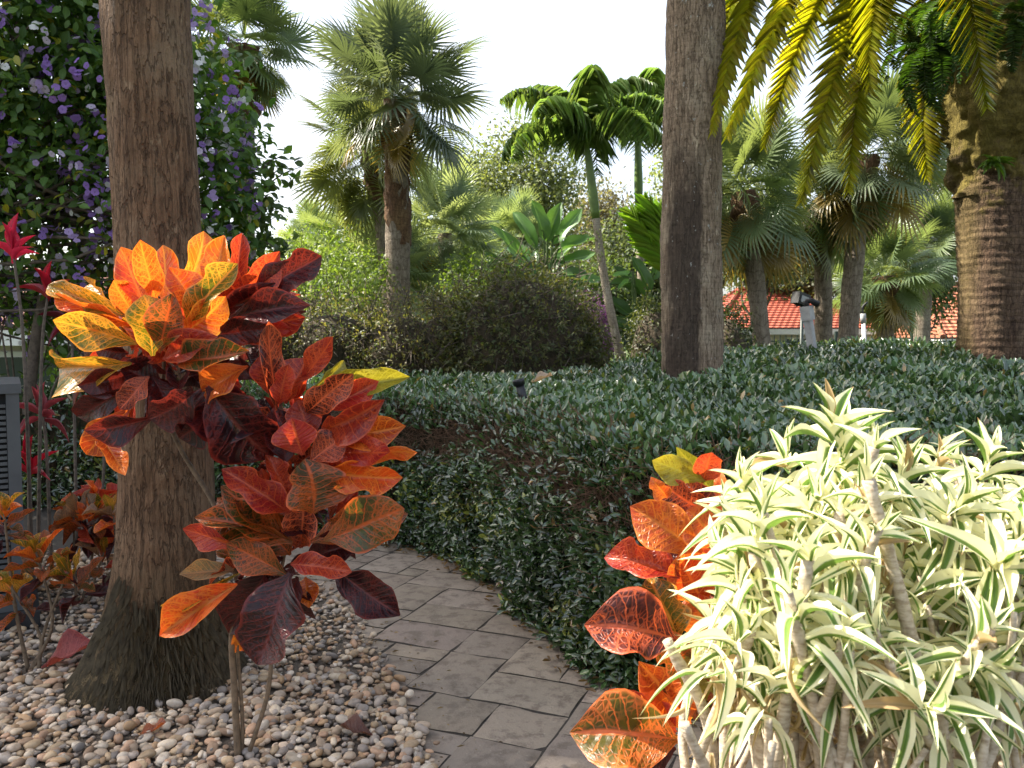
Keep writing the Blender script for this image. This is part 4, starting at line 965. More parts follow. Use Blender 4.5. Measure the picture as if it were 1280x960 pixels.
def picket_fence():
    Y = 22.; x0, x1 = at(760, 430, Y)[0], at(1330, 430, Y)[0]; g = float(ground_z(0, Y)); root = thing('picket_fence', ((x0+x1)/2, Y, g), 'dark green iron picket fence in front of the red roofed house', 'fence')
    H = at(960, 419, Y)[2] - g; k = int((x1-x0) / .15); pk = MB()
    for i in range(k):
        x = x0 + i * .15; pk.box((x, Y, g + H/2), (.022, .022, H)); 
    pk.build('pickets_panel', MT['iron'], root, smooth=False).name = 'picket_panel'
    for z in (.18, H - .16): MB().box(((x0+x1)/2, Y + .024, g + z), (x1-x0, .022, .035)).build('rail', MT['iron'], root, smooth=False)
    for i in range(7): MB().box((x0 + (x1-x0)*i/6, Y + .002, g + H/2 + .05), (.07, .07, H + .1)).build('post', MT['iron'], root, smooth=False)
picket_fence()

# ------------------------------------------------------------------ posts and lamps in the hedge
MT['grey_post'] = plain('grey_post_paint', (.38, .38, .38), .55, 14., .25, .15)
MT['white_post'] = plain('white_pipe', (.70, .70, .70), .4, 14., .1, .05)
MT['black'] = plain('black_plastic', (.014, .014, .016), .38, 20., .2, .1)
MT['dark_metal'] = plain('dark_lamp_metal', (.012, .012, .013), .6, 20., .3, .1)
MT['lens'] = plain('lamp_glass', (.25, .27, .28), .12, 5., .1, 0)
def post(label, top, foot, Y, w, material, kind):
    a, b = at(*top, Y), at(*foot, Y); base = b + (b - a) * b[2] / (a[2] - b[2]); base[2] = 0; root = thing('garden_post', base, label, 'post')
    r = px(w, Y) / 2; d = (a - base) / np.linalg.norm(a - base)
    if kind == 'square':
        m = MB(); m.tube([base, a], r * 1.25, 4); m.build('shaft', MT[material], root, smooth=False)
        MB().tube([a - d*.02, a + d*.13], r*1.75, 4).build('cap', MT['grey_post'], root, smooth=False)
        h = MB(); h.tube([a + d*.13, a + d*.19], r*.6, 10); h.tube([a + d*.19, a + d*.20 + A(.06, 0, -.01), a + d*.17 + A(.13, 0, -.02)], [.02, .03, .035], 10); h.build('spray_head', MT['dark_metal'], root)
    else:
        MB().tube([base, a], r, 14).build('shaft', MT[material], root)
        MB().tube([a - d*.06, a + d*.06], r*1.35, 14).build('collar', MT['grey_post'], root)
        MB().tube(spline([a + d*.06, a + d*.14, a + d*.2 + A(.06, 0, 0)], 8), [r*.6]*8, 8).build('spray_head', MT['dark_metal'], root)
post('thick grey square post with a dark spray head leaning out of the hedge', (1010, 398), (1016, 442), 9.0, 10, 'grey_post', 'square')
post('thin white pipe post with a curved top beside the short fan palm', (1079, 398), (1081, 440), 10.5, 5, 'white_post', 'pipe')
def floodlight():
    Y = 11.; a = at(1001, 376, Y); root = thing('floodlight', (a[0], Y, 0), 'black floodlight on a thin dark pole in front of the red roof', 'lamp')
    MB().tube([(a[0]+.02, Y, 0), (a[0]+.02, Y, a[2] - .04)], .022, 12).build('pole', MT['iron'], root)
    h = MB(); h.box((a[0], Y, a[2] + .02), (.21, .13, .15), .5, None, .25); hd = h.build('lamp_head', MT['dark_metal'], root, smooth=False)
    l = MB(); l.box((a[0] + .03, Y - .066, a[2] + .012), (.13, .012, .085), .5, None, .25); lo = l.build('lens', MT['lens'], root, smooth=False); lo.parent = hd; lo.location = (0, 0, 0)
    MB().tube([(a[0] - .05, Y + .03, a[2] - .07), (a[0] + .02, Y, a[2] - .05), (a[0]+.02, Y, a[2]-.12)], .012, 8).build('bracket', MT['dark_metal'], root)
floodlight()
def spotlight():
    Y = 6.3; a, b = at(648, 476, Y), at(656, 505, Y); base = A(b[0] + .12, Y, 0); root = thing('spotlight', base, 'small black garden spotlight tilted in the flat hedge top', 'lamp'); d = norm(a - b)
    MB().tube([base, A(b[0] + .04, Y, b[2] - .1), b], .012, 8).build('stake', MT['black'], root)
    MB().tube([b - d*.02, b + d*.05, a - d*.03], [.024, .032, .034], 16).build('lamp_body', MT['black'], root)
    MB().tube([a - d*.035, a, a + d*.012], [.043, .046, .044], 16).build('shroud', MT['black'], root)
spotlight()
# ------------------------------------------------------------------ purple flowering tree
def flowering_tree():
    root = thing('flowering_tree', (-4.6, 7.6, 0), 'large leafy tree covered in purple and white blossoms behind the mossy footed palm trunk', 'tree')
    blobs = [(A(-5.3, 7.5, 4.0), A(2.0, 1.5, 2.05)), (A(-3.9, 7.3, 3.75), A(1.3, 1.2, 1.85)), (A(-4.6, 7.2, 4.6), A(1.8, 1.3, 1.7)), (A(-2.95, 7.2, 3.2), A(.75, .8, 1.25)), (A(-2.6, 7.2, 2.75), A(.5, .5, .7)), (A(-5.9, 7.0, 2.9), A(1.0, .8, .6)), (A(-5.2, 8.0, 2.0), A(1.2, .5, .35)), (A(-3.9, 8.0, 1.7), A(.8, .4, .5)), (A(-2.75, 7.3, 2.15), A(.55, .5, .35))]
    mb = MB(); leaf_cloud(mb, blobs, 40000, .10, (.050, .12, .028), (.15, .25, .055), OVAL, .12, .55, .56, 12)
    leaf_cloud(mb, blobs, 2400, .085, (.20, .26, .03), (.42, .36, .04), OVAL, .10, .7, .56, 4)
    mb.build('foliage', MT['leaf'], root)
    # five-petalled blossoms
    V, F = [], []
    for i in range(5):
        a = i*2*PI/5; k = len(V); c, s = math.cos(a), math.sin(a)
        for r, w, z in ((.05, .08, 0), (.34, .26, .07), (.5, .14, .03)):
            V += [(c*r - s*w, s*r + c*w, z), (c*r + s*w, s*r - c*w, z)]
        F += [(k, k+1, k+3, k+2), (k+2, k+3, k+5, k+4)]
    tpl = (A(*V), np.array(F).ravel(), np.full(len(F), 4), np.tile(A(.5, .9), (len(V), 1)))
    fb = MB()
    for c, R in blobs:
        n = int(190 * (R[0] * R[2]) ** .8); q = rdir(n); q[:, 1] = -np.abs(q[:, 1]) * (U(0, 1, n) > .2); ctr = c + q * R * U(.85, 1.06, (n, 1))
        per = rng.integers(1, 7, n); pos = np.repeat(ctr, per, 0); N = len(pos); pos = pos + rng.normal(size=(N, 3)) * .035
        kind = np.repeat(U(0, 1, n), per); pal = A([.36, .20, .60], [.52, .37, .70], [.72, .62, .82], [.88, .86, .88])
        col = pal[np.digitize(kind, [.42, .72, .89])] * U(.85, 1.1, (N, 1))
        nr = norm(rdir(N) * .7 + A(.1, -.8, .35)); S = U(.045, .068, N)
        fb.inst(tpl, frames(rdir(N), nr, S), pos, np.clip(col, 0, 1))
    fb.build('blossom', MT['flower'], root)['kind'] = 'stuff'
    tr = MB()
    for bx, by, top in ((-5.0, 7.6, A(-5.2, 7.6, 2.4)), (-4.5, 7.7, A(-4.0, 7.5, 2.6)), (-5.5, 7.2, A(-5.7, 7.3, 2.2)), (-3.9, 7.5, A(-3.0, 7.3, 2.4))):
        b = A(bx, by, 0); tr.tube(spline([b, (b+top)/2 + rng.normal(size=3)*.12, top], 12), np.linspace(.065, .035, 12), 10)
        for c, R in blobs:
            for _ in range(7):
                if rng.random() < .55: twiggy(tr, top, [c + rdir(1)[0] * R * .8], .022, .005, 8, .25)
    # bare stems filling the shade below the crown
    for i in range(60):
        b = A(U(-5.8, -2.6), U(7.4, 8.3), 0); tr.tube(spline([b, b + A(rng.normal()*.2, rng.normal()*.1, U(.6, 1.)), b + A(rng.normal()*.4, rng.normal()*.2, U(1.5, 2.3))], 8), np.linspace(.016, .006, 8), 5)
    # long whippy shoots on the right
    for px0, px1 in (((330,235,7.2),(378,208,7.2)), ((325,215,7.2),(352,196,7.1)), ((320,300,7.2),(352,318,7.2)), ((318,270,7.2),(345,262,7.2))):
        tr.tube(spline([at(*px0), (at(*px0)+at(*px1))/2 + A(0,0,.03), at(*px1)], 8), np.linspace(.008, .003, 8), 5)
    tr.build('trunk', MT['branch'], root)
    m = MB()
    for px0, px1, k in (((322,240,7.2),(378,208,7.2),26), ((320,220,7.2),(352,196,7.1),16), ((316,290,7.2),(362,320,7.2),40), ((310,260,7.2),(348,262,7.2),40)):
        t = U(0, 1, (k, 1)); p = at(*px0)*(1-t) + at(*px1)*t + rng.normal(size=(k, 3))*.05
        m.inst(OVAL, frames(rdir(k) + A(.5, 0, 0), rdir(k)*.6 + A(0, -.6, .6), U(.07, .11, k), U(.045, .07, k)), p, tints(k, (.05, .09, .03), (.12, .17, .04)))
    m.build('shoot', MT['leaf'], root)['kind'] = 'stuff'
flowering_tree()
shrub('understory_shrub', 'dark shrub in shade beneath the purple flowering tree', 'bush', [(A(-4.4, 8.6, .5), A(1.6, .5, .6)), (A(-2.8, 8.2, .5), A(.9, .5, .6)), (A(-5.6, 8.2, .5), A(.9, .5, .6))], 5500, .08, (.02, .045, .016), (.06, .10, .03), clump=.1, shell=.6, stems=60)

# ------------------------------------------------------------------ unseen oak added outside the frame, crown shaped to shade path and hedge
def added_shade_oak():
    root = thing('oak_tree', (-13.2, 13.2, 0), 'unseen live oak added left of the garden with a crown shaped to shade the path and the hedge', 'tree')
    n = 34000; X, Yv = U(-7.8, 7.0, n), U(1.6, 10.2, n); z = U(14.0, 17.2, n)
    edge = np.where(X > -.05, 2.95, 2.65) + .4 * (vnoise(X*1.4, z*.8, 3) - .5) + .12*np.maximum(0, -X - 1)*0
    ok = (Yv > edge) & (((X + .9) / 6.3) ** 4 + ((Yv - 5.6) / 4.2) ** 4 < 1.0 + .25*(vnoise(X, Yv, 8) - .5))
    hole = vnoise(X*1.35 + 7, Yv*1.35, 12) * .6 + vnoise(X*3.1, Yv*3.1, 13) * .4
    ok &= (hole < .80) & ~((X < -.3 + .3*np.sin(Yv*5)) & (Yv > 5.9))
    X, Yv, z = X[ok], Yv[ok], z[ok]; N = len(X)
    pos = np.stack([X + SUN[0]/SUN[2]*z, Yv + SUN[1]/SUN[2]*z, z], -1)
    mb = MB(); mb.inst(OVAL, frames(rdir(N), norm(rdir(N) * .6 + SUN), U(.22, .34, N), U(.13, .19, N)), pos, tints(N, (.05, .08, .03), (.10, .14, .05)))
    mb.build('crown', MT['oak'], root)
    tr = MB(); b = A(-13.2, 13.2, 0); fork = b + A(.2, -.1, 6.5)
    tr.tube(spline([b, b + A(.12, 0, 3), fork], 12), np.linspace(.42, .3, 12), 14)
    for i in range(22):
        e = pos[rng.integers(0, N)]; mid = (fork + e)/2 + A(0, 0, .8); tr.tube(spline([fork, mid, e], 14), np.linspace(.16, .02, 14), 7)
    tr.build('trunk', MT['branch'], root)
added_shade_oak()

# ------------------------------------------------------------------ crotons
PAL = {'O': ((.60, .075, .014), (.86, .26, .035)), 'Y': ((.10, .125, .012), (.84, .36, .04)), 'R': ((.36, .022, .018), (.62, .10, .03)), 'D': ((.024, .005, .008), (.14, .017, .014)),
       'G': ((.045, .052, .010), (.55, .11, .025)), 'L': ((.27, .27, .022), (.40, .38, .05)), 'K': ((.22, .15, .10), (.55, .28, .12)), 'B': ((.70, .13, .015), (.92, .38, .05)), 'H': ((.085, .085, .014), (.85, .20, .05)), 'V': ((.075, .012, .014), (.80, .16, .06))}
OBO = ((0, .07), (.07, .14), (.2, .48), (.4, .86), (.6, 1), (.76, .93), (.88, .62), (.95, .28), (1, .02))
LOB = ((0, .07), (.08, .2), (.22, .62), (.40, .95), (.56, .80), (.66, .66), (.78, .84), (.90, .62), (.97, .28), (1, .04))
PTD = ((0, .07), (.1, .35), (.3, .85), (.5, 1), (.7, .85), (.88, .45), (1, .03))
CT = [leaf(16, 4, OBO, .30, .12, .08, 1), leaf(16, 4, OBO, .55, .30, .11, 2), leaf(16, 4, LOB, .34, .10, .09, 3), leaf(16, 4, PTD, .4, .10, .08, 4), leaf(16, 4, LOB, .5, .38, .12, 5), leaf(16, 4, OBO, .16, -.10, .08, 6)]
def place_leaves(mb, specs, depth, conv, seed, roll=.55, ddep=.12, fixed=None):
    r = np.random.default_rng(seed)
    for q in specs:
        (bx, by), (tx, ty), w, k = q[:4]
        b0 = conv(bx, by); t0 = conv(tx, ty); y0 = depth + (q[4] if len(q) > 4 else 0.) + r.uniform(-.04, .04); a = at(*b0[:2], y0); dd = r.uniform(-1, 1) * ddep
        c = at(*t0[:2], y0 - .04 + dd); d = c - a; L = np.linalg.norm(d); ww = w * b0[2] / F_PX * depth
        v = norm(A(0, 0, CAM_Z) - a); v = v - d * (v @ d) / (L * L); side = np.cross(d / L, v); rl = r.uniform(-roll, roll); rl = q[5] if len(q) > 5 else rl
        nr = norm(norm(v) * math.cos(rl) + norm(side) * math.sin(rl))
        base, vein = PAL[k]; f = r.uniform(.78, 1.2); h = r.uniform(.85, 1.15, 3)
        mb.inst(CT[r.integers(0, len(CT))], frames(d[None], nr[None], L * 1.04, ww * 1.08 / max(.72, math.cos(rl))), a[None], np.clip(np.array(base) * f * h, 0, 1), np.clip(np.array(vein) * r.uniform(.8, 1.1), 0, 1))
def rosette(mb, c, axis, n, L, kinds, seed, spread=(15, 110), wr=.36, zstep=.0):
    """a whorl of croton leaves round a shoot tip"""
    r = np.random.default_rng(seed); axis = norm(np.asarray(axis, float)); x = norm(np.cross(axis, A(.3, .9, .1))); y = np.cross(axis, x)
    for i in range(n):
        f = i / max(1, n-1); th = math.radians(spread[0] + (spread[1] - spread[0]) * f); az = i * 2.39996 + r.uniform(-.3, .3)
        d = axis * math.cos(th) + (x*math.cos(az) + y*math.sin(az)) * math.sin(th); nr = axis * math.sin(th) - (x*math.cos(az) + y*math.sin(az)) * math.cos(th) + r.normal(size=3)*.25
        k = kinds[min(len(kinds)-1, int(f * len(kinds) + r.uniform(-.4, .4)) if f > 0 else 0)]; base, vein = PAL[k]; l = L * r.uniform(.75, 1.1) * (.6 + .4 * min(1, f * 2.5))
        mb.inst(CT[r.integers(0, len(CT))], frames(d[None], nr[None], l, l * wr * r.uniform(.85, 1.15)), (np.asarray(c) - axis * zstep * f + d * .01)[None], np.clip(np.array(base) * r.uniform(.7, 1.25), 0, 1), np.clip(np.array(vein) * r.uniform(.75, 1.1), 0, 1))

def main_croton():
    Y = 2.95; base = A(at(303, 955, Y)[0], Y, 0)
    root = thing('croton', base, 'tall orange, red and maroon croton standing in front of the mossy footed palm trunk', 'croton plant')
    ca = lambda x, y: (20 + x*.427, 270 + y*.427, .427); cb = lambda x, y: (180 + x*.4586, 400 + y*.4586, .4586)
    UP = [((340,430),(38,472),118,'Y',-.1,-.15),((335,300),(78,192),66,'Y'),((345,320),(82,235),62,'O'),((360,375),(130,300),92,'Y',-.06),((305,280),(174,178),52,'Y'),((390,300),(318,110),86,'O'),((350,300),(285,190),70,'O',.03),
          ((410,255),(364,72),72,'O',.05),((440,265),(440,102),80,'B',.03),((490,245),(560,46),92,'B',.02),((565,235),(606,56),78,'B',.03),((500,315),(628,142),84,'Y',-.08),((475,360),(612,245),96,'B',-.12),((520,280),(470,160),90,'O',-.04),
          ((400,410),(382,232),124,'Y',-.14),((420,400),(450,235),90,'G',-.10),((440,400),(300,270),90,'O',.0),((420,350),(350,240),80,'R',.05),((600,320),(640,140),76,'R',.05),((640,250),(662,50),62,'R',.08),((655,240),(765,128),86,'R',.02),
          ((690,240),(888,118),108,'D',.04),((690,235),(840,170),70,'R',.10),((620,300),(845,250),80,'D',-.05),((600,350),(836,300),92,'R',-.02),((560,350),(735,330),80,'D',-.08),((590,290),(740,205),70,'D',.0),((700,330),(800,330),50,'R',.05),
          ((480,430),(665,392),84,'G',-.16),((680,440),(508,525),96,'O',-.12),((430,420),(560,350),70,'R',-.05),((320,465),(212,505),72,'D',-.04),((330,500),(168,600),84,'D',-.08),((335,560),(200,705),90,'O',-.05),
          ((405,590),(208,640),72,'D',-.14),((240,640),(314,738),60,'O',-.06),((390,470),(300,560),70,'V',-.1),((560,500),(740,722),176,'D',-.14),((520,520),(400,600),110,'D',-.10),((480,550),(690,600),150,'D',-.06),((620,540),(480,660),120,'D',-.02),
          ((420,500),(300,430),80,'D',.0),((400,470),(470,600),90,'D',-.02),((660,500),(560,470),90,'R',.0),((330,400),(230,400),60,'D',.05),((480,420),(380,350),100,'R',.06),((540,420),(520,320),100,'R',.06),((340,330),(250,260),70,'R',.06),((360,520),(280,650),70,'R',.03),((700,480),(600,390),90,'D',.06)]
    MID = [((762,570),(735,320),68,'V'),((750,530),(722,400),72,'R'),((830,490),(932,362),62,'R'),((790,550),(835,405),84,'R'),((770,550),(795,445),64,'R',-.05),((900,505),(1147,470),78,'L',.06),((850,520),(985,435),62,'L',.08),
           ((850,575),(972,478),90,'V'),((900,565),(1057,488),72,'R'),((860,650),(825,540),106,'R'),((895,625),(1042,580),84,'R'),((930,645),(1118,622),90,'O'),((950,705),(1168,684),44,'O'),((900,745),(1118,785),96,'O'),((915,690),(1095,700),80,'R'),
           ((868,870),(885,728),165,'G',-.12),((800,870),(618,738),96,'R',-.08),((795,840),(755,700),64,'R'),((810,955),(538,850),96,'G',-.05),((900,950),(1132,862),140,'G',-.10),((800,950),(595,800),96,'G',.0),((760,640),(720,520),90,'D',.05),((790,720),(760,560),110,'D',.0),((860,720),(960,640),90,'V',-.03),
           ((840,700),(800,600),110,'R',-.04),((930,760),(1010,640),80,'R',.04),((700,690),(640,600),70,'L',.1),((820,640),(900,560),80,'D',.08)]
    LOW = [((395,600),(148,508),84,'G'),((385,595),(212,458),86,'G'),((455,605),(708,520),118,'G',-.06),((255,622),(123,566),56,'R',-.1),((390,695),(240,608),86,'G',-.06),((245,682),(98,690),52,'K'),((260,690),(34,795),36,'Y',-.04),
           ((255,720),(34,858),90,'O',-.1),((335,690),(228,855),128,'D',-.05),((400,690),(298,935),158,'D',-.12),((440,700),(450,775),60,'O',.1),((535,690),(694,805),104,'D',-.08),((515,690),(592,772),52,'D',-.03),((400,665),(552,680),66,'R',-.1),((245,858),(266,905),30,'B',-.05),
           ((400,640),(330,560),80,'G',.03),((430,620),(420,520),80,'V',.05),((450,650),(560,600),80,'D',.06),((380,650),(300,690),90,'D',.04),((420,700),(380,800),100,'D',.03)]
    mats = MT['croton']; m = MB(); place_leaves(m, UP, Y, ca, 1); rosette(m, at(215, 415, Y + .12), A(-.2, .1, 1), 36, .21, 'ORRDD', 3, zstep=.24); rosette(m, at(325, 372, Y + .14), A(.3, .1, 1), 24, .19, 'RRDD', 7, zstep=.2); rosette(m, at(150, 420, Y + .1), A(-.5, -.1, .8), 14, .18, 'OYRD', 8, zstep=.1); m.build('foliage', mats, root)
    m = MB(); place_leaves(m, MID, Y, ca, 2); rosette(m, at(370, 500, Y + .12), A(.2, .1, 1), 26, .18, 'RRVD', 4, zstep=.34); rosette(m, at(440, 565, Y + .08), A(.6, -.1, .7), 16, .16, 'ORRD', 9, zstep=.12); m.build('foliage', mats, root)
    m = MB(); place_leaves(m, LOW, Y, cb, 3); rosette(m, at(335, 610, Y + .06), A(-.4, -.2, 1), 14, .16, 'RGVD', 11, zstep=.15); rosette(m, at(420, 640, Y + .05), A(.5, -.2, .8), 14, .16, 'RVGD', 12, zstep=.12); rosette(m, at(365, 570, Y + .10), A(0, -.2, 1), 16, .18, 'RVDD', 13, zstep=.2); rosette(m, at(300, 700, Y + .05), A(-.6, -.2, .5), 10, .15, 'GVDD', 14, zstep=.08); rosette(m, at(350, 660, Y + .1), A(.1, .1, 1), 22, .17, 'GVDD', 5, zstep=.28); m.build('foliage', mats, root)
    bark = MT['croton_stem'] = plain('croton_stem', (.17, .12, .075), .85, 40., .5, .5)
    p = lambda x, y, d=0: at(x, y, Y + d)
    g = lambda x, d: A(at(x, 955, Y)[0], Y + d, 0)
    for P, r0, r1 in (([g(298, .0), p(293, 860), p(290, 790), p(305, 700, .05), p(330, 620, .06), p(352, 500, .06)], .013, .006),
                      ([g(305, .02), p(320, 915), p(336, 860, .01), p(342, 780, .03), p(356, 690, .05), p(378, 600, .08)], .009, .006),
                      ([p(298, 730, .05), p(272, 640, .08), p(225, 560, .1), p(205, 500, .1), p(208, 400, .08)], .010, .006), ([g(300, .015), p(303, 900, .01), p(296, 800, .02)], .008, .006)):
        MB().tube(spline(P, 30), np.linspace(r0, r1, 30), 10).build('stem', bark, root)
main_croton()
def right_croton():
    Y = 2.35; base = A(at(880, 900, Y)[0], Y, 0); root = thing('croton', base, 'orange and red big leaved croton between the clipped hedge and the striped dracaena', 'croton plant'); c = lambda x, y: (x, y, 1.)
    SPC = [((878,690),(790,636),58,'O',-.05),((885,655),(858,604),48,'V'),((884,640),(830,610),46,'V',.03),((850,722),(758,683),46,'R'),((846,800),(746,772),72,'V',-.08),((848,800),(815,722),54,'Y',-.04),((850,925),(723,912),84,'H',-.10,.05),((845,915),(770,872),54,'R',.03),((862,905),(812,846),56,'O',.04),
           ((882,602),(820,574),34,'L'),((888,612),(848,562),34,'L',.05),((878,604),(890,564),32,'R'),((834,622),(817,602),22,'O'),((890,880),(880,820),60,'L',.05),((850,880),(885,800),50,'D',.05),((905,860),(900,790),60,'L',.08),((865,740),(835,690),50,'D',.05),((880,760),(850,690),60,'O',.03),((870,900),(860,830),60,'G',.06),((900,680),(862,640),60,'O',0),((845,935),(790,952),46,'D',-.02),((870,840),(830,800),50,'G',.05),((880,800),(868,745),60,'O',.05),((895,720),(850,700),60,'R',.06)]
    m = MB(); place_leaves(m, SPC, Y, c, 5, .45, .08)
    for i, (x, y) in enumerate(((905, 640), (905, 740), (915, 850))): rosette(m, at(x, y, Y + .12), A(-.2, -.2, 1), 12, .17, 'OVGLD', 30 + i, zstep=.15)
    m.build('foliage', MT['croton'], root)
    for x in (900, 915): MB().tube(spline([A(at(x, 900, Y)[0], Y + .1, 0), at(x, 800, Y + .12), at(x - 12, 610, Y + .08)], 16), np.linspace(.012, .006, 16), 8).build('stem', MT['croton_stem'], root)
right_croton()
def small_croton(label, foot, Y, tips, kinds, seed, L, low=0.):
    base = A(at(foot, 800, Y)[0], Y, 0); root = thing('croton', base, label, 'croton plant')
    m = MB()
    for i, (x, y, n) in enumerate(tips):
        c = at(x, y, Y); rosette(m, c, A(rng.normal()*.25, -.25, 1), n, L, kinds, seed + i, (12, 115), .36, .14)
        MB().tube(spline([base + A(rng.normal()*.03, 0, 0), (base + c)/2 + A(rng.normal()*.05, 0, -.04), c], 12), np.linspace(.010, .005, 12), 8).build('stem', MT['croton_stem'], root)
    m.build('foliage', MT['croton'], root)
small_croton('low orange and green croton in front of the grey air conditioner', 40, 3.75, ((45, 690, 22), (5, 640, 16), (85, 715, 14), (15, 735, 14)), 'YYOGGGD', 400, .165)
small_croton('small orange and olive croton behind the low croton and left of the mossy trunk', 105, 4.7, ((92, 640, 18), (118, 640, 16), (130, 690, 10), (142, 640, 12)), 'YOKOGRD', 440, .20)
small_croton('small reddish croton at the back of the gravel by the palm trunk', 150, 5.3, ((150, 655, 12), (120, 620, 12)), 'ORGD', 470, .19)

# ------------------------------------------------------------------ red cordylines
def cordyline(label, stems, seed):
    b0 = at(*stems[0]); root = thing('cordyline', (b0[0], b0[1], 0), label, 'plant', 'lanky red cordylines by the air conditioner'); r = np.random.default_rng(seed)
    T = [leaf(8, 1, ((0, .25), (.15, .5), (.45, 1), (.8, .6), (1, .03)), .45, d) for d in (.05, .3, .6)]
    for P, n, L, col, spr in stems_iter(stems):
        W = [at(*q) for q in P]; W[0][2] = 0
        MB().tube(spline(W, 20), np.linspace(.013, .008, 20), 8).build('stem', MT['branch'], root)
        m = MB(); c = W[-1]
        for i in range(n):
            f = i / max(1, n-1); th = math.radians(6 + spr * f); az = i*2.39996 + r.uniform(-.2, .2)
            d = A(math.cos(az)*math.sin(th), math.sin(az)*math.sin(th), math.cos(th)); l = L * r.uniform(.8, 1.1)
            m.inst(T[min(2, int(f*3))], frames(d[None], (A(0, 0, 1) - d*.9 + r.normal(size=3)*.15)[None], l, l*.20), (c - A(0, 0, .06*f))[None], np.clip(A(col) * r.uniform(.75, 1.3), 0, 1), np.array(col)*.5)
        m.build('foliage', MT['cordyline'], root)
def stems_iter(s):
    for q in s[1:]: yield q
PK, RD, DK = (.62, .035, .09), (.40, .015, .035), (.16, .012, .03)
cordyline('lanky cordyline topped by bright pink pointed leaves at the left edge', [(25, 640, 5.2), ([(38, 640, 5.2), (30, 440, 5.2), (17, 318, 5.2)], 7, .24, PK, 30)], 1)
cordyline('thin cordyline with dark red upright leaves beside the bright pink one', [(45, 640, 5.5), ([(45, 640, 5.5), (52, 450, 5.5), (60, 366, 5.5)], 6, .24, RD, 42)], 2)
cordyline('short dry pinkish cordyline behind the air conditioner', [(60, 640, 5.6), ([(62, 640, 5.6), (58, 560, 5.6), (52, 515, 5.6)], 9, .24, (.30, .06, .07), 95), ([(35, 640, 5.6), (36, 620, 5.6), (36, 585, 5.6)], 6, .26, RD, 50)], 3)
cordyline('faded cordyline whose dull leaves droop under the flowering tree', [(100, 640, 6.2), ([(95, 640, 6.2), (92, 480, 6.2), (88, 400, 6.2)], 9, .26, DK, 100), ([(120, 640, 6.2), (130, 560, 6.2), (110, 470, 6.2)], 8, .24, (.22, .10, .06), 110)], 4)

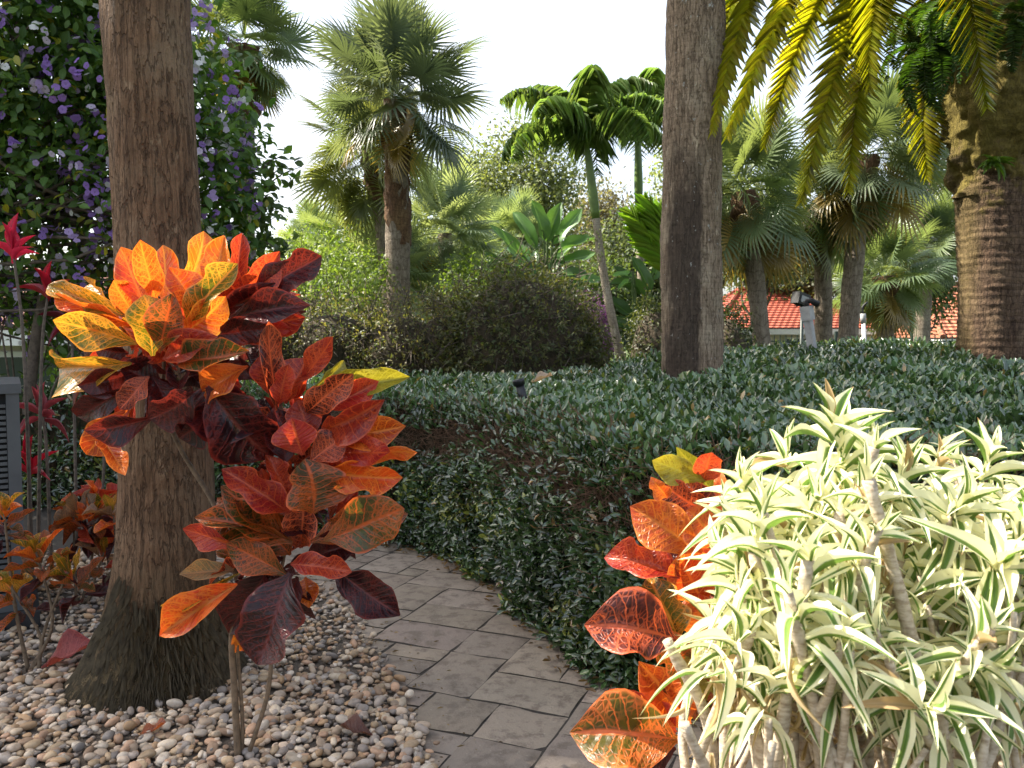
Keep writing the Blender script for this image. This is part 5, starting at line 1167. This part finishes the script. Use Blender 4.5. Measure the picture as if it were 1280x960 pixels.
# ------------------------------------------------------------------ striped dracaena thicket
def dracaena():
    root = thing('dracaena', (1.15, 2.05, 0), 'sunlit thicket of cream and green striped dracaena on bare knobbly canes', 'shrub')
    r = np.random.default_rng(21)
    T = [leaf(9, 2, ((0, .45), (.1, .55), (.35, 1), (.6, .9), (.85, .45), (1, .03)), f, d, .03, i) for i, (f, d) in enumerate(((.35, .10), (.3, .35), (.3, .65), (.25, 1.0), (.4, .5)))]
    fol = MB(); n_ros = [0]
    def ros(c, axis, n, L, seed, old=.04, gmul=1.):
        if n < 1 or (seed < 5000 and c[2] < .92 and c[1] < 2.3 and np.random.default_rng(seed).random() < .75): return
        q = np.random.default_rng(seed); axis = norm(np.asarray(axis, float)); x = norm(np.cross(axis, A(.2, .3, .9) if abs(axis[2]) < .8 else A(1, .2, 0))); y = np.cross(axis, x); n_ros[0] += 1
        D, Nn, S, P, C, K = [], [], [], [], [], []
        for i in range(n):
            f = i / max(1, n-1); th = math.radians(8 + 98 * f ** .85 + q.uniform(-20, 20)); az = i*2.39996 + q.uniform(-.8, .8); rad = x*math.cos(az) + y*math.sin(az)
            d = axis*math.cos(th) + rad*math.sin(th); D.append(d); Nn.append(axis*math.sin(th) - rad*math.cos(th) + q.normal(size=3)*.2 + A(0, 0, .15))
            S.append(L * .80 * (.55 + .45*min(1, f*2)) * q.uniform(.8, 1.12)); P.append(c - axis * (.13 * f + q.uniform(0, .04)))
            C.append((q.uniform(.14, .55) * gmul, .5, .9 if q.random() < old else 0.)); K.append(min(4, int(f * 3.2 + q.uniform(0, 1.2))))
        K = np.array(K); D, Nn, S, P, C = map(np.array, (D, Nn, S, P, C)); M = frames(D, Nn, S, S * q.uniform(.145, .215, n))
        for k in range(5): fol.inst(T[k], M[K == k], P[K == k], C[K == k])
    canes = []
    # canes read from the photograph: foot and tip in pixels, depth
    HC = [((900,1010),(855,905),1.5,.010),((960,1010),(1010,700),1.55,.011),((1040,1010),(985,740),1.5,.010),((1110,1010),(1050,640),1.7,.012),((880,1000),(940,790),1.6,.009),((862,1000),(834,800),1.75,.011),((935,1010),(925,735),1.7,.010),((1012,1010),(942,690),1.65,.012),((1100,1000),(1086,600),1.62,.012),((1020,1000),(985,830),1.55,.010),((1075,1010),(1092,560),1.8,.013),((1190,1000),(1172,850),1.5,.011),((905,980),(905,640),1.95,.010),((985,980),(1000,640),2.0,.010),((1245,1000),(1240,800),1.7,.011),((1150,1000),(1125,700),1.85,.012),((1050,1000),(1010,760),1.75,.010),((965,1000),(895,760),1.8,.010),((1130,1000),(1180,640),2.0,.012),((1210,1000),(1250,650),1.9,.012)]
    for a, b, Yc, rr in HC: canes.append((at(a[0], a[1], Yc), at(b[0], b[1], Yc), rr * 1.3))
    for i in range(16):
        x0 = r.uniform(860, 1290); dx = r.normal()*55; yc = r.uniform(1.5, 1.75); canes.append((at(x0, 1010, yc), at(x0 + dx, r.uniform(640, 800), yc + .12), r.uniform(.009, .013)))
    for i in range(52):
        f = A(1.05 + r.normal()*.34, 2.2 + r.normal()*.25, 0); ang = r.uniform(0, 2*PI); q = math.sqrt(r.uniform(0, 1))
        tip = A(1.35 + .95*q*math.cos(ang), 2.25 + .50*q*math.sin(ang), 0); tip[2] = 1.16 - .22*q*q - r.uniform(0, .22) * (1 if i % 2 else .3)
        lim = .285 * tip[1] + .06
        if tip[0] < lim: tip[0] = lim + r.uniform(0, .25)
        canes.append((f, tip, r.uniform(.008, .013)))
    k = 0
    for f, t, rr in canes:
        f = f.copy()
        if f[2] > 0: f = f + (f - t) / max(t[2] - f[2], .1) * f[2]; f[2] = 0
        m1 = f*.66 + t*.34 + r.normal(size=3)*.045; m2 = f*.3 + t*.7 + r.normal(size=3)*.045
        P = spline([f, m1, m2, t], 34); R = np.linspace(1.1, .8, 34)*rr * (1 + .10*np.sin(np.arange(34)*2.1 + r.uniform(0, 6))) * (1 + .06*r.normal(size=34))
        mb = MB().tube(P, R, 9)
        d = norm(P[-1] - P[-4])
        ros(P[-1] + d*.02, d*.7 + A(r.normal()*.25, -.25 + r.normal()*.25, .75), 0 if canes[5][1] is t else int(r.integers(11, 18)), r.uniform(.16, .22), 900 + k); k += 1
        for j in range(0 if canes[5][1] is t else int(r.integers(1, 4))):      # forks
            i0 = int(r.integers(12, 31)); s = P[i0]; dv = norm(norm(P[i0+1] - P[i0]) * .6 + A(r.normal()*.6, -.35 + r.normal()*.5, .45)); l = r.uniform(.09, .26)
            e = s + dv*l + A(0, 0, .05); 
            if e[0] < .285 * e[1] + .04: continue
            br = spline([s, s + dv*l*.5, e], 10); mb.tube(br, np.linspace(.75, .55, 10)*rr, 7)
            if r.random() < .9 and (e[2] > .92 or r.random() < .12): ros(e, dv*.6 + A(r.normal()*.3, -.3, .5), int(r.integers(11, 19)), r.uniform(.13, .20), 900 + k); k += 1
        mb.build('cane', MT['cane'], root)
    # single rosettes that stand out in the photograph
    for (x, y, Yc, n, L, ax) in ((1038,520,1.95,11,.26,(-.1,-.1,1)),(1050,548,1.95,17,.25,(-.15,-.1,1)),(1170,880,1.35,15,.17,(-.05,-.9,.5)),(1088,545,2.0,14,.2,(.1,-.1,1)),(925,590,1.9,18,.2,(-.2,-.3,1)),(950,620,1.8,16,.2,(-.2,-.5,.8)),(900,700,1.8,18,.2,(-.6,-.5,.6)),(1210,620,1.75,18,.23,(.1,-.6,.8)),(1260,700,1.6,18,.25,(-.1,-.8,.5)),(1130,590,1.85,18,.21,(.1,-.4,1)),(1240,560,2.1,18,.22,(.2,-.2,1)),(1020,620,1.75,18,.2,(0,-.6,.8)),
                                (1175,560,2.2,16,.2,(0,-.3,1)),(985,560,2.15,16,.2,(-.1,-.2,1)),(1255,830,1.5,14,.19,(.2,-.7,.5)),(1075,700,1.6,12,.16,(.2,-.8,.4))):
        ros(at(x, y, Yc), A(*ax), n, L, 5000 + n_ros[0])
    fol.build('foliage', MT['dracaena'], root)
    # dry leaf skirts hanging on the canes
    m = MB(); n = 170; t = r.uniform(.3, .95, n); idx = r.integers(0, len(canes), n)
    pos = np.array([canes[i][0]*(1-tt) + canes[i][1]*tt for i, tt in zip(idx, t)]) + r.normal(size=(n, 3))*.02
    m.inst(T[3], frames(norm(r.normal(size=(n, 3))*.5 + A(0, 0, -.8)), r.normal(size=(n, 3)), r.uniform(.08, .15, n), r.uniform(.010, .018, n)), pos, A(.4, .5, .8))
    m.build('dry_leaf', MT['dracaena'], root)['kind'] = 'stuff'
dracaena()

# ------------------------------------------------------------------ air conditioner
MT['ac_paint'] = plain('grey_condenser_paint', (.075, .082, .088), .45, 10., .2, .08)
MT['ac_dark'] = plain('condenser_interior', (.008, .009, .010), .8, 10., .2, .05)
MT['pad'] = plain('dark_equipment_pad', (.022, .022, .023), .8, 25., .3, .2)
def condenser():
    x1 = at(31, 700, 4.35)[0]; y0 = 4.35; s = .82; x0 = x1 - s; H = 1.28; b = .10
    root = thing('air_conditioner', (x1, y0, 0), 'grey louvered air conditioner unit on a dark pad at the left edge', 'air conditioner'); cx, cy = (x0+x1)/2, y0 + s/2
    MB().box((cx, cy, b/2), (s+.12, s+.12, b)).build('base_pad', MT['pad'], root, smooth=False)
    MB().box((cx, cy, b + (H-b)/2), (s-.08, s-.08, H-b-.06)).build('core', MT['ac_dark'], root, smooth=False)
    for sx in (-1, 1):
        for sy in (-1, 1): MB().box((cx + sx*(s/2-.03), cy + sy*(s/2-.03), b + (H-b)/2), (.06, .06, H-b-.05)).build('corner_post', MT['ac_paint'], root, smooth=False)
    MB().box((cx, cy, H - .01), (s+.02, s+.02, .05)).build('lid', MT['ac_paint'], root, smooth=False)
    MB().box((cx, cy, b + .03), (s-.005, s-.005, .055)).build('bottom_rail', MT['ac_paint'], root, smooth=False)
    g = MB(); z = b + .09
    while z < H - .07:
        for sy in (-1, 1): g.box((cx, cy + sy*(s/2 - .015), z), (s-.125, .006, .017))
        for sx in (-1, 1): g.box((cx + sx*(s/2 - .015), cy, z), (.006, s-.125, .017))
        z += .030
    for sy in (-1, 1):
        for k in (-1, 0, 1): g.box((cx + k*.2, cy + sy*(s/2 - .024), b + (H-b)/2), (.008, .006, H-b-.12))
    g.build('louver_panel', MT['ac_paint'], root, smooth=False)
    root.rotation_euler.z = math.radians(31)
condenser()

# ------------------------------------------------------------------ fallen leaves on gravel and path
def fallen(label, x, y, L, w, k, seed, az, up=.5, vk=None):
    Y = CAM_Z * F_PX / (y - 418); p = at(x, y, Y); p[2] = .045; o = thing('fallen_leaf', p, label, 'leaf'); r = np.random.default_rng(seed)
    t = leaf(10, 4, OBO if seed % 2 else LOB, .55, -.18, .12, seed); d = A(math.cos(az), math.sin(az), up * .5); b, v = k
    m = MB(); m.inst(t, frames(d[None], A([-.3*up, -.8*up, 1.]), L, w), (p - d*L*.45)[None], b, v); me = m.build('fallen_leaf', MT['croton'], None)
    bpy.data.objects.remove(o); me.name = 'fallen_leaf'; tag(me, label, 'leaf')
fallen('curled pink and red fallen leaf on the pebbles at the foot of the mossy trunk', 84, 846, .24, .15, ((.42, .07, .07), (.55, .14, .12)), 1, .3, .5)
fallen('flat pinkish brown dead leaf on the pebbles before the mossy trunk', 170, 866, .16, .085, ((.40, .18, .12), (.46, .24, .17)), 2, .1, .1)
fallen('dark reddish brown dead leaf on the pebbles by the path edge', 448, 944, .13, .075, ((.12, .045, .03), (.16, .07, .05)), 3, 2.9, .15)
fallen('small rusty orange dead leaf on the pebbles below the tall croton', 190, 942, .09, .055, ((.35, .09, .03), (.40, .14, .06)), 4, .5, .1)
fallen('tiny tan dead leaf on the paving beside the hedge foot', 722, 834, .06, .04, ((.42, .28, .16), (.48, .34, .2)), 5, 1.0, .2)
fallen('dry tan leaf scrap lying on the flat hedge top by the black spotlight', 676, 500, .16, .08, ((.50, .36, .26), (.55, .42, .3)), 7, .3, .2)
_l = [o for o in bpy.data.objects if o.get('label', '').startswith('dry tan leaf')][0]
_v = at(676, 500, 6.3) - at(676, 500, CAM_Z * F_PX / (500 - 418)); _l.location = (_v[0], _v[1], 1.20 - .045)
